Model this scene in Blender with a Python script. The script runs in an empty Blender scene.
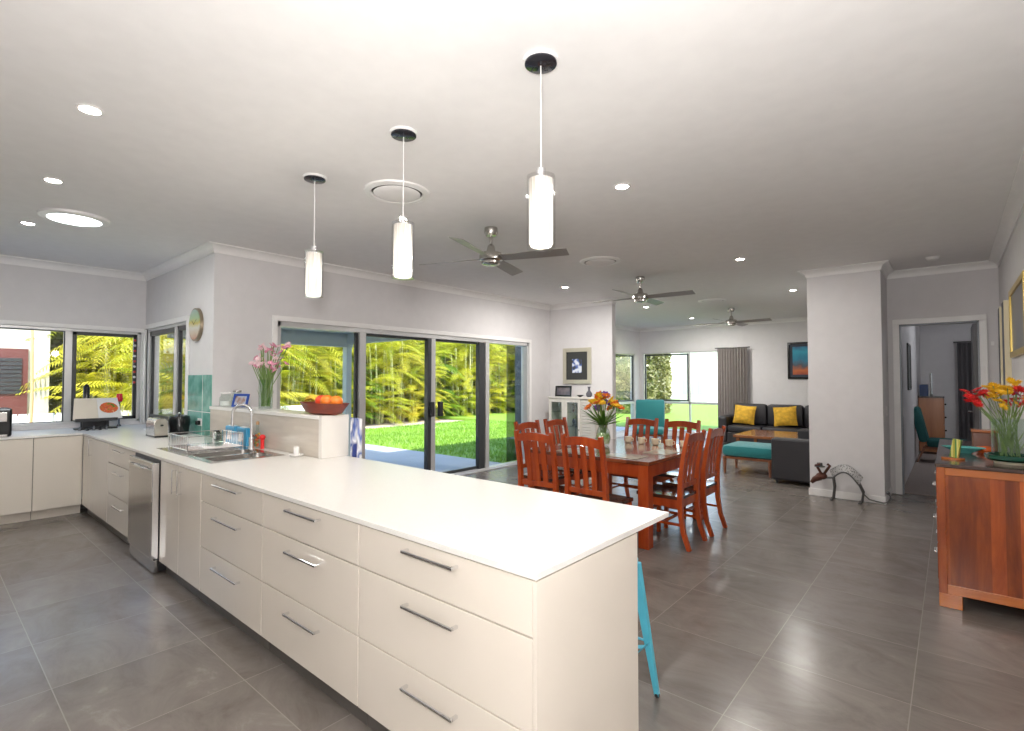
import bpy, bmesh, math, random
from mathutils import Vector, Matrix
R = math.radians
PI = math.pi
random.seed(7)
scn = bpy.context.scene
COL = scn.collection

# ------------------------------------------------------------------ mesh building
class MB:
    def __init__(s): s.v = []; s.f = []
    def add(s, vs, fs):
        n = len(s.v); s.v += [tuple(v) for v in vs]; s.f += [tuple(i + n for i in f) for f in fs]
        return s
    def box(s, x0, x1, y0, y1, z0, z1, b=0.0):
        if x0 > x1: x0, x1 = x1, x0
        if y0 > y1: y0, y1 = y1, y0
        if z0 > z1: z0, z1 = z1, z0
        if b <= 0:
            return s.add([(x0,y0,z0),(x1,y0,z0),(x1,y1,z0),(x0,y1,z0),(x0,y0,z1),(x1,y0,z1),(x1,y1,z1),(x0,y1,z1)],
                  [(0,3,2,1),(4,5,6,7),(0,1,5,4),(1,2,6,5),(2,3,7,6),(3,0,4,7)])
        bm = bmesh.new()
        bmesh.ops.create_cube(bm, size=1)
        for v in bm.verts:
            v.co = Vector(((x0+x1)/2 + v.co.x*(x1-x0), (y0+y1)/2 + v.co.y*(y1-y0), (z0+z1)/2 + v.co.z*(z1-z0)))
        b = min(b, .45*min(x1-x0, y1-y0, z1-z0))
        bmesh.ops.bevel(bm, geom=bm.edges[:], offset=b, segments=2, profile=.5, affect='EDGES')
        return s.bm(bm)
    def bm(s, bm, M=None):
        bm.verts.ensure_lookup_table(); bm.verts.index_update()
        vs = [(M @ v.co) if M else v.co.copy() for v in bm.verts]
        s.add(vs, [[v.index for v in f.verts] for f in bm.faces]); bm.free(); return s
    def xf(s, M, start=0):
        for i in range(start, len(s.v)): s.v[i] = tuple(M @ Vector(s.v[i]))
        return s
    def tube(s, pts, r, n=8, cap=True):
        pts = [Vector(p) for p in pts]
        rs = r if isinstance(r, (list, tuple)) else [r]*len(pts)
        rings = []; up = None
        for i, p in enumerate(pts):
            d = (pts[min(i+1, len(pts)-1)] - pts[max(i-1, 0)])
            if d.length < 1e-9: d = Vector((0,0,1))
            d.normalize()
            if up is None:
                a = Vector((0,0,1)) if abs(d.z) < .9 else Vector((1,0,0))
                up = d.cross(a).normalized()
            up = (up - d*up.dot(d)).normalized()
            w = d.cross(up)
            rings.append([p + (up*math.cos(2*PI*k/n) + w*math.sin(2*PI*k/n))*rs[i] for k in range(n)])
        vs = [q for ring in rings for q in ring]; fs = []
        for i in range(len(pts)-1):
            for k in range(n):
                a = i*n+k; b = i*n+(k+1) % n
                fs.append((a, b, b+n, a+n))
        if cap:
            fs.append(tuple(range(n-1, -1, -1))); fs.append(tuple(range(len(vs)-n, len(vs))))
        return s.add(vs, fs)
    def sweep(s, pts, w, d, side=(1,0,0)):
        """rectangular section swept; w along side, d across"""
        pts = [Vector(p) for p in pts]; sd = Vector(side)
        ws = w if isinstance(w, (list, tuple)) else [w]*len(pts)
        ds = d if isinstance(d, (list, tuple)) else [d]*len(pts)
        vs = []
        for i, p in enumerate(pts):
            t = (pts[min(i+1, len(pts)-1)] - pts[max(i-1, 0)]).normalized()
            o = t.cross(sd).normalized()
            for a, b in ((-1,-1),(1,-1),(1,1),(-1,1)): vs.append(p + sd*a*ws[i]/2 + o*b*ds[i]/2)
        fs = []
        for i in range(len(pts)-1):
            for k in range(4):
                a = i*4+k; b = i*4+(k+1) % 4; fs.append((a, b, b+4, a+4))
        fs.append((3,2,1,0)); e = len(vs)-4; fs.append((e,e+1,e+2,e+3))
        return s.add(vs, fs)
    def lathe(s, prof, c=(0,0,0), n=24, sx=1, sy=1):
        vs = []; fs = []
        for r, z in prof:
            for k in range(n):
                a = 2*PI*k/n; vs.append((c[0]+r*sx*math.cos(a), c[1]+r*sy*math.sin(a), c[2]+z))
        for i in range(len(prof)-1):
            for k in range(n):
                a = i*n+k; b = i*n+(k+1) % n; fs.append((a, b, b+n, a+n))
        if prof[0][0] > 1e-6: fs.append(tuple(range(n-1, -1, -1)))
        if prof[-1][0] > 1e-6: fs.append(tuple(range(len(vs)-n, len(vs))))
        return s.add(vs, fs)
    def cyl(s, c, r, h, n=24, r2=None):
        return s.lathe([(r, 0), (r if r2 is None else r2, h)], c, n)
    def sph(s, c, r, n=10, sc=(1,1,1)):
        vs = []; fs = []; m = n
        for i in range(m+1):
            t = PI*i/m
            for k in range(2*m):
                a = PI*k/m; vs.append((c[0]+r*sc[0]*math.sin(t)*math.cos(a), c[1]+r*sc[1]*math.sin(t)*math.sin(a), c[2]-r*sc[2]*math.cos(t)))
        for i in range(m):
            for k in range(2*m):
                a = i*2*m+k; b = i*2*m+(k+1) % (2*m); fs.append((a, b, b+2*m, a+2*m))
        return s.add(vs, fs)
    def prism(s, poly, axis, a0, a1):
        """poly of 2-D points in the plane across axis; x: (y,z)  y: (x,z)  z: (x,y)"""
        def mk(p, a): return {'x': (a, p[0], p[1]), 'y': (p[0], a, p[1]), 'z': (p[0], p[1], a)}[axis]
        n = len(poly)
        vs = [mk(p, a0) for p in poly] + [mk(p, a1) for p in poly]
        fs = [tuple(range(n-1, -1, -1)), tuple(range(n, 2*n))] + [(i, (i+1) % n, n+(i+1) % n, n+i) for i in range(n)]
        return s.add(vs, fs)
    def build(s, name, mat, parent=None, smooth=False, solid=True):
        me = bpy.data.meshes.new(name)
        off = Vector((0,0,0))
        if parent is not None:
            p = parent
            while p is not None: off += Vector(p.location); p = p.parent
        elif s.v:
            xs = [v[0] for v in s.v]; ys = [v[1] for v in s.v]; zs = [v[2] for v in s.v]
            off = Vector(((min(xs)+max(xs))/2, (min(ys)+max(ys))/2, min(zs)))
        me.from_pydata([(v[0]-off.x, v[1]-off.y, v[2]-off.z) for v in s.v], [], s.f)
        me.validate(); 
        if solid:
            b = bmesh.new(); b.from_mesh(me); bmesh.ops.recalc_face_normals(b, faces=b.faces[:]); b.to_mesh(me); b.free()
        if smooth:
            me.polygons.foreach_set('use_smooth', [True]*len(me.polygons))
            try: me.set_sharp_from_angle(angle=R(40))
            except Exception: pass
        me.materials.append(mat)
        o = bpy.data.objects.new(name, me); COL.objects.link(o)
        if parent is not None: o.parent = parent
        else: o.location = off
        return o

def tag(o, label=None, cat=None, group=None, kind=None):
    if label: o['label'] = label
    if cat: o['category'] = cat
    if group: o['group'] = group
    if kind: o['kind'] = kind
    return o
def thing(name, label, cat, loc=(0,0,0), group=None):
    o = bpy.data.objects.new(name, None); COL.objects.link(o); o.location = loc
    o.empty_display_size = .1
    return tag(o, label, cat, group)
def struct(mb, name, mat, smooth=False, label=None):
    return tag(mb.build(name, mat, smooth=smooth), label, None, None, 'structure')
def children(o): return [c for c in bpy.data.objects if c.parent == o]
def dup(o, loc, rz=0.0, label=None, group=None, scale=None):
    r = o.copy(); COL.objects.link(r); r.location = loc; r.rotation_euler = (0, 0, rz)
    if scale: r.scale = scale
    if label: r['label'] = label
    if group: r['group'] = group
    for ch in children(o):
        c = ch.copy(); COL.objects.link(c); c.parent = r
        for g in children(ch):
            d = g.copy(); COL.objects.link(d); d.parent = c
    return r

# ------------------------------------------------------------------ materials
def nm(name):
    m = bpy.data.materials.new(name); m.use_nodes = True
    nt = m.node_tree; b = nt.nodes['Principled BSDF']
    return m, nt, b
def N(nt, t, **k):
    n = nt.nodes.new(t)
    for a, v in k.items():
        if a.startswith('i_'): n.inputs[a[2:].replace('_', ' ')].default_value = v
        else: setattr(n, a, v)
    return n
def lnk(nt, a, b): nt.links.new(a, b)
def ramp(nt, stops):
    r = nt.nodes.new('ShaderNodeValToRGB'); cr = r.color_ramp
    while len(cr.elements) > 1: cr.elements.remove(cr.elements[-1])
    cr.elements[0].position = stops[0][0]; cr.elements[0].color = (*stops[0][1], 1)
    for p, c in stops[1:]:
        e = cr.elements.new(p); e.color = (*c, 1)
    return r
def mat(name, col, rough=.5, metal=0.0, spec=None, noise=0.0, nscale=8, bump=0.0, bscale=60, coat=0.0, sheen=0.0, stretch=None):
    m, nt, b = nm(name)
    b.inputs['Base Color'].default_value = (*col, 1); b.inputs['Roughness'].default_value = rough
    b.inputs['Metallic'].default_value = metal
    if spec is not None: b.inputs['Specular IOR Level'].default_value = spec
    if coat: b.inputs['Coat Weight'].default_value = coat; b.inputs['Coat Roughness'].default_value = .08
    if sheen: b.inputs['Sheen Weight'].default_value = sheen
    tc = N(nt, 'ShaderNodeTexCoord'); mp = N(nt, 'ShaderNodeMapping'); lnk(nt, tc.outputs['Object'], mp.inputs['Vector'])
    if stretch: mp.inputs['Scale'].default_value = stretch
    n = N(nt, 'ShaderNodeTexNoise'); n.inputs['Scale'].default_value = nscale; n.inputs['Detail'].default_value = 4
    lnk(nt, mp.outputs[0], n.inputs['Vector'])
    a = max(noise, .02)
    lo = tuple(c*(1-a) for c in col); hi = tuple(min(1, c*(1+a)) for c in col)
    r = ramp(nt, [(.3, lo), (.7, hi)]); lnk(nt, n.outputs['Fac'], r.inputs['Fac']); lnk(nt, r.outputs['Color'], b.inputs['Base Color'])
    if bump:
        n2 = N(nt, 'ShaderNodeTexNoise'); n2.inputs['Scale'].default_value = bscale
        lnk(nt, mp.outputs[0], n2.inputs['Vector'])
        bp = N(nt, 'ShaderNodeBump'); bp.inputs['Strength'].default_value = bump; bp.inputs['Distance'].default_value = .01
        lnk(nt, n2.outputs['Fac'], bp.inputs['Height']); lnk(nt, bp.outputs[0], b.inputs['Normal'])
    return m
def wood(name, c1, c2, c3, rough=.3, axis='z', coat=.3, scale=6, boards=0.0, board_axis=0):
    m, nt, b = nm(name)
    tc = N(nt, 'ShaderNodeTexCoord'); mp = N(nt, 'ShaderNodeMapping'); lnk(nt, tc.outputs['Object'], mp.inputs['Vector'])
    s = {'x': (.12, 1, 1), 'y': (1, .12, 1), 'z': (1, 1, .12)}[axis]; mp.inputs['Scale'].default_value = s
    n = N(nt, 'ShaderNodeTexNoise'); n.inputs['Scale'].default_value = scale; n.inputs['Detail'].default_value = 8; n.inputs['Roughness'].default_value = .65
    n.inputs['Distortion'].default_value = .6
    lnk(nt, mp.outputs[0], n.inputs['Vector'])
    r = ramp(nt, [(.25, c1), (.5, c2), (.75, c3)]); lnk(nt, n.outputs['Fac'], r.inputs['Fac'])
    out = r.outputs['Color']
    if boards:
        sp = N(nt, 'ShaderNodeSeparateXYZ'); lnk(nt, tc.outputs['Object'], sp.inputs[0])
        dv = N(nt, 'ShaderNodeMath', operation='DIVIDE'); lnk(nt, sp.outputs[board_axis], dv.inputs[0]); dv.inputs[1].default_value = boards
        fl = N(nt, 'ShaderNodeMath', operation='FLOOR'); lnk(nt, dv.outputs[0], fl.inputs[0])
        wn = N(nt, 'ShaderNodeTexWhiteNoise', noise_dimensions='1D'); lnk(nt, fl.outputs[0], wn.inputs['W'])
        mr = N(nt, 'ShaderNodeMapRange'); mr.inputs['To Min'].default_value = .45; mr.inputs['To Max'].default_value = 1.2
        lnk(nt, wn.outputs['Value'], mr.inputs['Value'])
        mx = N(nt, 'ShaderNodeVectorMath', operation='SCALE'); lnk(nt, out, mx.inputs[0]); lnk(nt, mr.outputs[0], mx.inputs['Scale'])
        out = mx.outputs[0]
    lnk(nt, out, b.inputs['Base Color'])
    b.inputs['Roughness'].default_value = rough
    b.inputs['Coat Weight'].default_value = coat; b.inputs['Coat Roughness'].default_value = .12
    return m
def emit(name, col, st):
    m, nt, b = nm(name)
    b.inputs['Base Color'].default_value = (*col, 1); b.inputs['Emission Color'].default_value = (*col, 1); b.inputs['Emission Strength'].default_value = st
    return m
def glassmat(name, tint=(1,1,1), gloss=1.0, ior=1.45, rough=0.0):
    m, nt, b = nm(name); nt.nodes.remove(b)
    out = nt.nodes['Material Output']
    t = N(nt, 'ShaderNodeBsdfTransparent'); t.inputs[0].default_value = (*tint, 1)
    g = N(nt, 'ShaderNodeBsdfGlossy'); g.inputs['Roughness'].default_value = rough
    fr = N(nt, 'ShaderNodeLayerWeight'); fr.inputs['Blend'].default_value = .5
    pw = N(nt, 'ShaderNodeMath', operation='POWER'); lnk(nt, fr.outputs['Facing'], pw.inputs[0]); pw.inputs[1].default_value = 4.5
    mu = N(nt, 'ShaderNodeMath', operation='MULTIPLY_ADD'); lnk(nt, pw.outputs[0], mu.inputs[0]); mu.inputs[1].default_value = gloss*.75; mu.inputs[2].default_value = .035*gloss
    mx = N(nt, 'ShaderNodeMixShader'); lnk(nt, mu.outputs[0], mx.inputs[0]); lnk(nt, t.outputs[0], mx.inputs[1]); lnk(nt, g.outputs[0], mx.inputs[2])
    lnk(nt, mx.outputs[0], out.inputs['Surface'])
    return m
def leafmat(name, c1, c2, trans=.45, scale=.9):
    m, nt, b = nm(name); nt.nodes.remove(b); out = nt.nodes['Material Output']
    tc = N(nt, 'ShaderNodeTexCoord'); oi = N(nt, 'ShaderNodeObjectInfo')
    n = N(nt, 'ShaderNodeTexNoise'); n.inputs['Scale'].default_value = scale; n.inputs['Detail'].default_value = 6
    ad = N(nt, 'ShaderNodeVectorMath', operation='ADD'); lnk(nt, tc.outputs['Object'], ad.inputs[0]); lnk(nt, oi.outputs['Location'], ad.inputs[1])
    lnk(nt, ad.outputs[0], n.inputs['Vector'])
    r = ramp(nt, [(.35, c1), (.65, c2)]); lnk(nt, n.outputs['Fac'], r.inputs['Fac'])
    d = N(nt, 'ShaderNodeBsdfDiffuse'); t = N(nt, 'ShaderNodeBsdfTranslucent')
    lnk(nt, r.outputs[0], d.inputs[0]); lnk(nt, r.outputs[0], t.inputs[0])
    mx = N(nt, 'ShaderNodeMixShader'); mx.inputs[0].default_value = trans
    lnk(nt, d.outputs[0], mx.inputs[1]); lnk(nt, t.outputs[0], mx.inputs[2])
    g = N(nt, 'ShaderNodeBsdfGlossy'); g.inputs['Roughness'].default_value = .4
    m2 = N(nt, 'ShaderNodeMixShader'); m2.inputs[0].default_value = .05
    lnk(nt, mx.outputs[0], m2.inputs[1]); lnk(nt, g.outputs[0], m2.inputs[2]); lnk(nt, m2.outputs[0], out.inputs['Surface'])
    return m

def floor_mat():
    m, nt, b = nm('floor_tiles')
    tc = N(nt, 'ShaderNodeTexCoord'); geo = N(nt, 'ShaderNodeNewGeometry')
    sp = N(nt, 'ShaderNodeSeparateXYZ'); lnk(nt, geo.outputs['Position'], sp.inputs[0])
    masks = []; cells = []
    for ax, off, pitch in ((0, -.17, .64), (1, 1.12, .645)):
        a = N(nt, 'ShaderNodeMath', operation='SUBTRACT'); lnk(nt, sp.outputs[ax], a.inputs[0]); a.inputs[1].default_value = off
        d = N(nt, 'ShaderNodeMath', operation='DIVIDE'); lnk(nt, a.outputs[0], d.inputs[0]); d.inputs[1].default_value = pitch
        ro = N(nt, 'ShaderNodeMath', operation='ROUND'); lnk(nt, d.outputs[0], ro.inputs[0])
        s = N(nt, 'ShaderNodeMath', operation='SUBTRACT'); lnk(nt, d.outputs[0], s.inputs[0]); lnk(nt, ro.outputs[0], s.inputs[1])
        ab = N(nt, 'ShaderNodeMath', operation='ABSOLUTE'); lnk(nt, s.outputs[0], ab.inputs[0])
        lt = N(nt, 'ShaderNodeMath', operation='LESS_THAN'); lnk(nt, ab.outputs[0], lt.inputs[0]); lt.inputs[1].default_value = .0035
        masks.append(lt); fl = N(nt, 'ShaderNodeMath', operation='FLOOR'); lnk(nt, d.outputs[0], fl.inputs[0]); cells.append(fl)
    g = N(nt, 'ShaderNodeMath', operation='MAXIMUM'); lnk(nt, masks[0].outputs[0], g.inputs[0]); lnk(nt, masks[1].outputs[0], g.inputs[1])
    cb = N(nt, 'ShaderNodeCombineXYZ'); lnk(nt, cells[0].outputs[0], cb.inputs[0]); lnk(nt, cells[1].outputs[0], cb.inputs[1])
    wn = N(nt, 'ShaderNodeTexWhiteNoise'); lnk(nt, cb.outputs[0], wn.inputs['Vector'])
    sc = N(nt, 'ShaderNodeVectorMath', operation='SCALE'); lnk(nt, wn.outputs['Color'], sc.inputs[0]); sc.inputs['Scale'].default_value = 30
    ad = N(nt, 'ShaderNodeVectorMath', operation='ADD'); lnk(nt, geo.outputs['Position'], ad.inputs[0]); lnk(nt, sc.outputs[0], ad.inputs[1])
    mp = N(nt, 'ShaderNodeMapping'); mp.inputs['Rotation'].default_value = (0, 0, R(35)); mp.inputs['Scale'].default_value = (1.0, 1.7, 1)
    lnk(nt, ad.outputs[0], mp.inputs['Vector'])
    n1 = N(nt, 'ShaderNodeTexNoise'); n1.inputs['Scale'].default_value = 2.2; n1.inputs['Detail'].default_value = 11; n1.inputs['Roughness'].default_value = .7; n1.inputs['Distortion'].default_value = .8
    lnk(nt, mp.outputs[0], n1.inputs['Vector'])
    r1 = ramp(nt, [(.25, (.115, .099, .086)), (.5, (.170, .149, .133)), (.62, (.192, .170, .152)), (.72, (.25, .226, .206))])
    lnk(nt, n1.outputs['Fac'], r1.inputs['Fac'])
    mv = N(nt, 'ShaderNodeMapRange'); lnk(nt, wn.outputs['Value'], mv.inputs['Value']); mv.inputs['To Min'].default_value = .93; mv.inputs['To Max'].default_value = 1.07
    vs = N(nt, 'ShaderNodeVectorMath', operation='SCALE'); lnk(nt, r1.outputs['Color'], vs.inputs[0]); lnk(nt, mv.outputs[0], vs.inputs['Scale'])
    mx = N(nt, 'ShaderNodeMix', data_type='RGBA'); lnk(nt, g.outputs[0], mx.inputs[0]); lnk(nt, vs.outputs[0], mx.inputs[6]); mx.inputs[7].default_value = (.25, .225, .20, 1)
    lnk(nt, mx.outputs[2], b.inputs['Base Color'])
    rr = N(nt, 'ShaderNodeMapRange'); lnk(nt, n1.outputs['Fac'], rr.inputs['Value']); rr.inputs['To Min'].default_value = .2; rr.inputs['To Max'].default_value = .36
    b.inputs['Roughness'].default_value = .24
    b.inputs['Specular IOR Level'].default_value = .45
    return m
def stripes(name, cols, axis=0, width=.02, rough=.5, noise_mix=0):
    m, nt, b = nm(name)
    tc = N(nt, 'ShaderNodeTexCoord'); sp = N(nt, 'ShaderNodeSeparateXYZ'); lnk(nt, tc.outputs['Object'], sp.inputs[0])
    d = N(nt, 'ShaderNodeMath', operation='DIVIDE'); lnk(nt, sp.outputs[axis], d.inputs[0]); d.inputs[1].default_value = width
    f = N(nt, 'ShaderNodeMath', operation='FRACT'); lnk(nt, d.outputs[0], f.inputs[0])
    st = [(i/len(cols), c) for i, c in enumerate(cols)]
    r = ramp(nt, st); r.color_ramp.interpolation = 'CONSTANT'; lnk(nt, f.outputs[0], r.inputs['Fac'])
    lnk(nt, r.outputs[0], b.inputs['Base Color']); b.inputs['Roughness'].default_value = rough
    return m
def blotch(name, stops, scale=6, rough=.5, detail=2, stretch=(1,1,1), vor=False):
    m, nt, b = nm(name)
    tc = N(nt, 'ShaderNodeTexCoord'); mp = N(nt, 'ShaderNodeMapping'); mp.inputs['Scale'].default_value = stretch
    lnk(nt, tc.outputs['Object'], mp.inputs['Vector'])
    n = N(nt, 'ShaderNodeTexVoronoi' if vor else 'ShaderNodeTexNoise'); n.inputs['Scale'].default_value = scale
    if not vor: n.inputs['Detail'].default_value = detail
    lnk(nt, mp.outputs[0], n.inputs['Vector'])
    r = ramp(nt, stops); lnk(nt, n.outputs['Distance' if vor else 'Fac'], r.inputs['Fac'])
    lnk(nt, r.outputs[0], b.inputs['Base Color']); b.inputs['Roughness'].default_value = rough
    return m
def zpic(name, stops, z0, z1, nz=.15, scale=8):
    """painted picture: colour bands by height, broken by noise"""
    m, nt, b = nm(name)
    tc = N(nt, 'ShaderNodeTexCoord'); sp = N(nt, 'ShaderNodeSeparateXYZ'); lnk(nt, tc.outputs['Object'], sp.inputs[0])
    mr = N(nt, 'ShaderNodeMapRange'); lnk(nt, sp.outputs[2], mr.inputs['Value']); mr.inputs['From Min'].default_value = z0; mr.inputs['From Max'].default_value = z1
    n = N(nt, 'ShaderNodeTexNoise'); n.inputs['Scale'].default_value = scale; n.inputs['Detail'].default_value = 4; lnk(nt, tc.outputs['Object'], n.inputs['Vector'])
    a = N(nt, 'ShaderNodeMath', operation='MULTIPLY_ADD'); lnk(nt, n.outputs['Fac'], a.inputs[0]); a.inputs[1].default_value = nz*2; a.inputs[2].default_value = -nz
    s = N(nt, 'ShaderNodeMath', operation='ADD'); lnk(nt, mr.outputs[0], s.inputs[0]); lnk(nt, a.outputs[0], s.inputs[1])
    r = ramp(nt, stops); lnk(nt, s.outputs[0], r.inputs['Fac']); lnk(nt, r.outputs[0], b.inputs['Base Color']); b.inputs['Roughness'].default_value = .35
    return m

M = {}
M['wall'] = mat('wall_paint', (.70, .685, .69), .7, noise=.01)
M['ceil'] = mat('ceiling_paint', (.80, .79, .785), .8, noise=.01)
M['trim'] = mat('trim_gloss', (.84, .83, .82), .35, noise=.01)
M['floor'] = floor_mat()
M['lam'] = mat('cabinet_laminate', (.75, .69, .605), .09, noise=.015, nscale=2, spec=.6)
M['stone'] = mat('bench_stone', (.81, .79, .755), .26, noise=.03, nscale=160)
M['kick'] = mat('kick_grey', (.10, .09, .08), .4)
M['kicklight'] = mat('kick_light', (.62, .57, .5), .12)
M['chrome'] = mat('chrome', (.82, .82, .83), .07, metal=1)
M['dchrome'] = mat('dark_chrome', (.25, .25, .26), .12, metal=1)
M['steel'] = mat('brushed_steel', (.52, .5, .48), .2, metal=1, noise=.06, nscale=3, stretch=(1, 1, 40))
M['black'] = mat('black_gloss', (.012, .012, .013), .15)
M['mirror_black'] = mat('black_mirror', (.05, .05, .06), .04, metal=.6)
M['blackm'] = mat('black_matt', (.02, .02, .022), .5)
M['alu_dark'] = mat('frame_charcoal', (.045, .048, .052), .3)
M['alu'] = mat('frame_silver', (.62, .62, .62), .28, metal=.35)
M['glass'] = glassmat('window_glass', (.97, .985, .975), .8)
M['clear'] = glassmat('clear_glass', (.9, .94, .92), 1.0, 1.5, .01)
M['splash'] = None
M['red_wood'] = wood('red_gum', (.20, .024, .005), (.36, .050, .009), (.47, .085, .016), .24, 'z', .4, 7)
M['red_wood_x'] = wood('red_gum_top', (.10, .022, .010), (.20, .05, .018), (.30, .09, .03), .16, 'y', .6, 5, boards=.12, board_axis=0)
M['dark_seat'] = mat('dark_seat_wood', (.07, .022, .012), .15, coat=.5)
M['side_wood'] = wood('sideboard_wood', (.16, .024, .005), (.43, .085, .013), (.66, .17, .027), .25, 'z', .25, 9, boards=.068, board_axis=0)
M['side_trim'] = wood('sideboard_trim', (.34, .09, .018), (.50, .15, .03), (.62, .22, .05), .25, 'x', .4, 6)
M['side_top'] = wood('sideboard_dark_top', (.028, .014, .011), (.05, .024, .018), (.07, .035, .025), .2, 'y', .5, 6)
M['teal'] = mat('teal_fabric', (.015, .19, .20), .85, bump=.3, bscale=200, sheen=.3)
M['dteal'] = mat('dark_teal_fabric', (.012, .10, .10), .8, bump=.3, bscale=200)
M['mustard'] = mat('mustard_fabric', (.62, .36, .03), .85, noise=.25, nscale=14, bump=.6, bscale=60)
M['leather'] = mat('charcoal_leather', (.022, .021, .025), .45, bump=.25, bscale=90)
M['curtain'] = mat('curtain_cloth', (.33, .30, .285), .9, noise=.06)
M['grass'] = blotch('lawn_grass', [(.3, (.16, .30, .03)), (.7, (.26, .42, .05))], 14, .8, 6)
M['blade'] = leafmat('grass_blade', (.17, .33, .03), (.30, .50, .06), .3)
M['paving'] = mat('paving', (.42, .43, .46), .6, noise=.05, nscale=3)
M['gravel'] = mat('gravel', (.5, .4, .34), .9, noise=.3, nscale=30, bump=.8, bscale=40)
M['palm'] = leafmat('palm_leaf', (.30, .38, .015), (.72, .66, .06))
M['palm_y'] = leafmat('palm_leaf_yellow', (.55, .52, .03), (.85, .74, .10))
M['palm_g'] = leafmat('palm_leaf_green', (.10, .26, .02), (.28, .42, .04))
M['cane'] = blotch('palm_cane', [(.35, (.30, .33, .10)), (.6, (.62, .56, .30))], 6, .6, 3, (1, 1, 4))
M['hedge'] = leafmat('hedge_leaf', (.16, .22, .03), (.42, .44, .10), .3)
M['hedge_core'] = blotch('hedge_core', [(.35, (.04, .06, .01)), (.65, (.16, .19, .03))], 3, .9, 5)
M['olive'] = leafmat('olive_leaf', (.14, .14, .045), (.34, .32, .13), .3)
M['render_white'] = mat('render_white', (.8, .78, .74), .8, noise=.03)
M['patio'] = mat('patio_paint', (.55, .62, .62), .6)

def splash_mat():
    m, nt, b = nm('green_splashback')
    geo = N(nt, 'ShaderNodeNewGeometry'); n = N(nt, 'ShaderNodeTexNoise'); n.inputs['Scale'].default_value = 7
    lnk(nt, geo.outputs['Position'], n.inputs['Vector'])
    r = ramp(nt, [(.35, (.10, .33, .27)), (.65, (.22, .50, .43))]); lnk(nt, n.outputs['Fac'], r.inputs['Fac'])
    lnk(nt, r.outputs[0], b.inputs['Base Color']); b.inputs['Roughness'].default_value = .04
    return m
M['splash'] = splash_mat()

# ------------------------------------------------------------------ constants
EYE = 1.51; CEIL = 2.96
XW, YK, XG, YP, XL, YF = -8.4, 2.07, -5.95, 8.10, -6.7, 13.4
XR, YD = .46, 8.53

def wall_holes(axis, c0, c1, a0, a1, z0, z1, holes):
    """wall slab between c0..c1 across axis, running a0..a1, with rectangular openings (a,b,z,z)"""
    mb = MB(); cuts = sorted({a0, a1, *[h[0] for h in holes], *[h[1] for h in holes]})
    def bx(p, q, zz0, zz1):
        if axis == 'x': mb.box(c0, c1, p, q, zz0, zz1)
        else: mb.box(p, q, c0, c1, zz0, zz1)
    for p, q in zip(cuts, cuts[1:]):
        hs = sorted([h for h in holes if h[0] <= p + 1e-6 and h[1] >= q - 1e-6], key=lambda h: h[2])
        z = z0
        for h in hs:
            if h[2] > z: bx(p, q, z, h[2])
            z = h[3]
        if z < z1: bx(p, q, z, z1)
    return mb

# ------------------------------------------------------------------ room shell
struct(MB().box(-8.55, -6.1, -3.15, 2.22, -.12, 0).box(-6.1, 2.7, -3.15, 8.1, -.12, 0).box(-6.85, 2.7, 8.1, 13.55, -.12, 0), 'floor', M['floor'])
struct(MB().box(-8.55, -6.1, -3.15, 2.22, CEIL, CEIL+.12).box(-6.1, 2.7, -3.15, 8.1, CEIL, CEIL+.12).box(-6.85, 2.7, 8.1, 15.2, CEIL, CEIL+.12), 'ceiling', M['ceil'])
struct(wall_holes('x', XW-.15, XW, -3.15, YK+.15, 0, CEIL, [(-.9, 2.02, .955, 2.16)]), 'wall_left', M['wall'])
struct(wall_holes('y', YK, YK+.15, XW, XG, 0, CEIL, [(-8.34, -6.74, .955, 2.20)]), 'wall_kitchen', M['wall'])
struct(wall_holes('x', XG-.15, XG, YK+.15, YP+.12, 0, CEIL, [(2.75, 7.44, 0, 2.20)]), 'wall_garden', M['wall'])
struct(MB().box(XL, -4.58, YP, YP+.12, 0, CEIL), 'wall_picture', M['wall'])
struct(wall_holes('x', XL-.15, XL, YP, YF+.15, 0, CEIL, [(10.4, 13.12, .12, 2.24)]), 'wall_lounge', M['wall'])
struct(wall_holes('y', YF, YF+.15, XL, -.53, 0, CEIL, [(-6.62, -4.0, .12, 2.27)]), 'wall_far', M['wall'])
struct(MB().box(-1.0, -.53, 8.65, YF+1.7, 0, CEIL), 'wall_divider', M['wall'])
struct(MB().box(-1.44, -.64, 7.73, 8.65, 0, CEIL), 'wall_pillar', M['wall'])
struct(wall_holes('y', YD, YD+.12, -.64, XR, 0, CEIL, [(-.515, .274, 0, 2.245)]), 'wall_doorway', M['wall'])
struct(MB().box(XR, XR+.14, -3.15, YD+.12, 0, CEIL), 'wall_right', M['wall'])
struct(MB().box(-8.55, 2.7, -3.15, -3.0, 0, CEIL), 'wall_back', M['wall'])
struct(MB().box(2.5, 2.7, 8.65, 15.2, 0, CEIL), 'wall_bedroom_right', M['wall'])
struct(MB().box(-.53, 2.5, 15.0, 15.2, 0, CEIL), 'wall_bedroom_far', M['wall'])
struct(MB().box(XR+.14, 2.5, 8.53, 8.65, 0, CEIL), 'wall_bedroom_near', M['wall'])
struct(MB().box(-.53, 2.5, 8.65, 15.0, 0.001, .012), 'floor_bedroom', mat('bedroom_carpet', (.30, .25, .23), .95, noise=.1, nscale=40, bump=.4, bscale=150))

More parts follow.
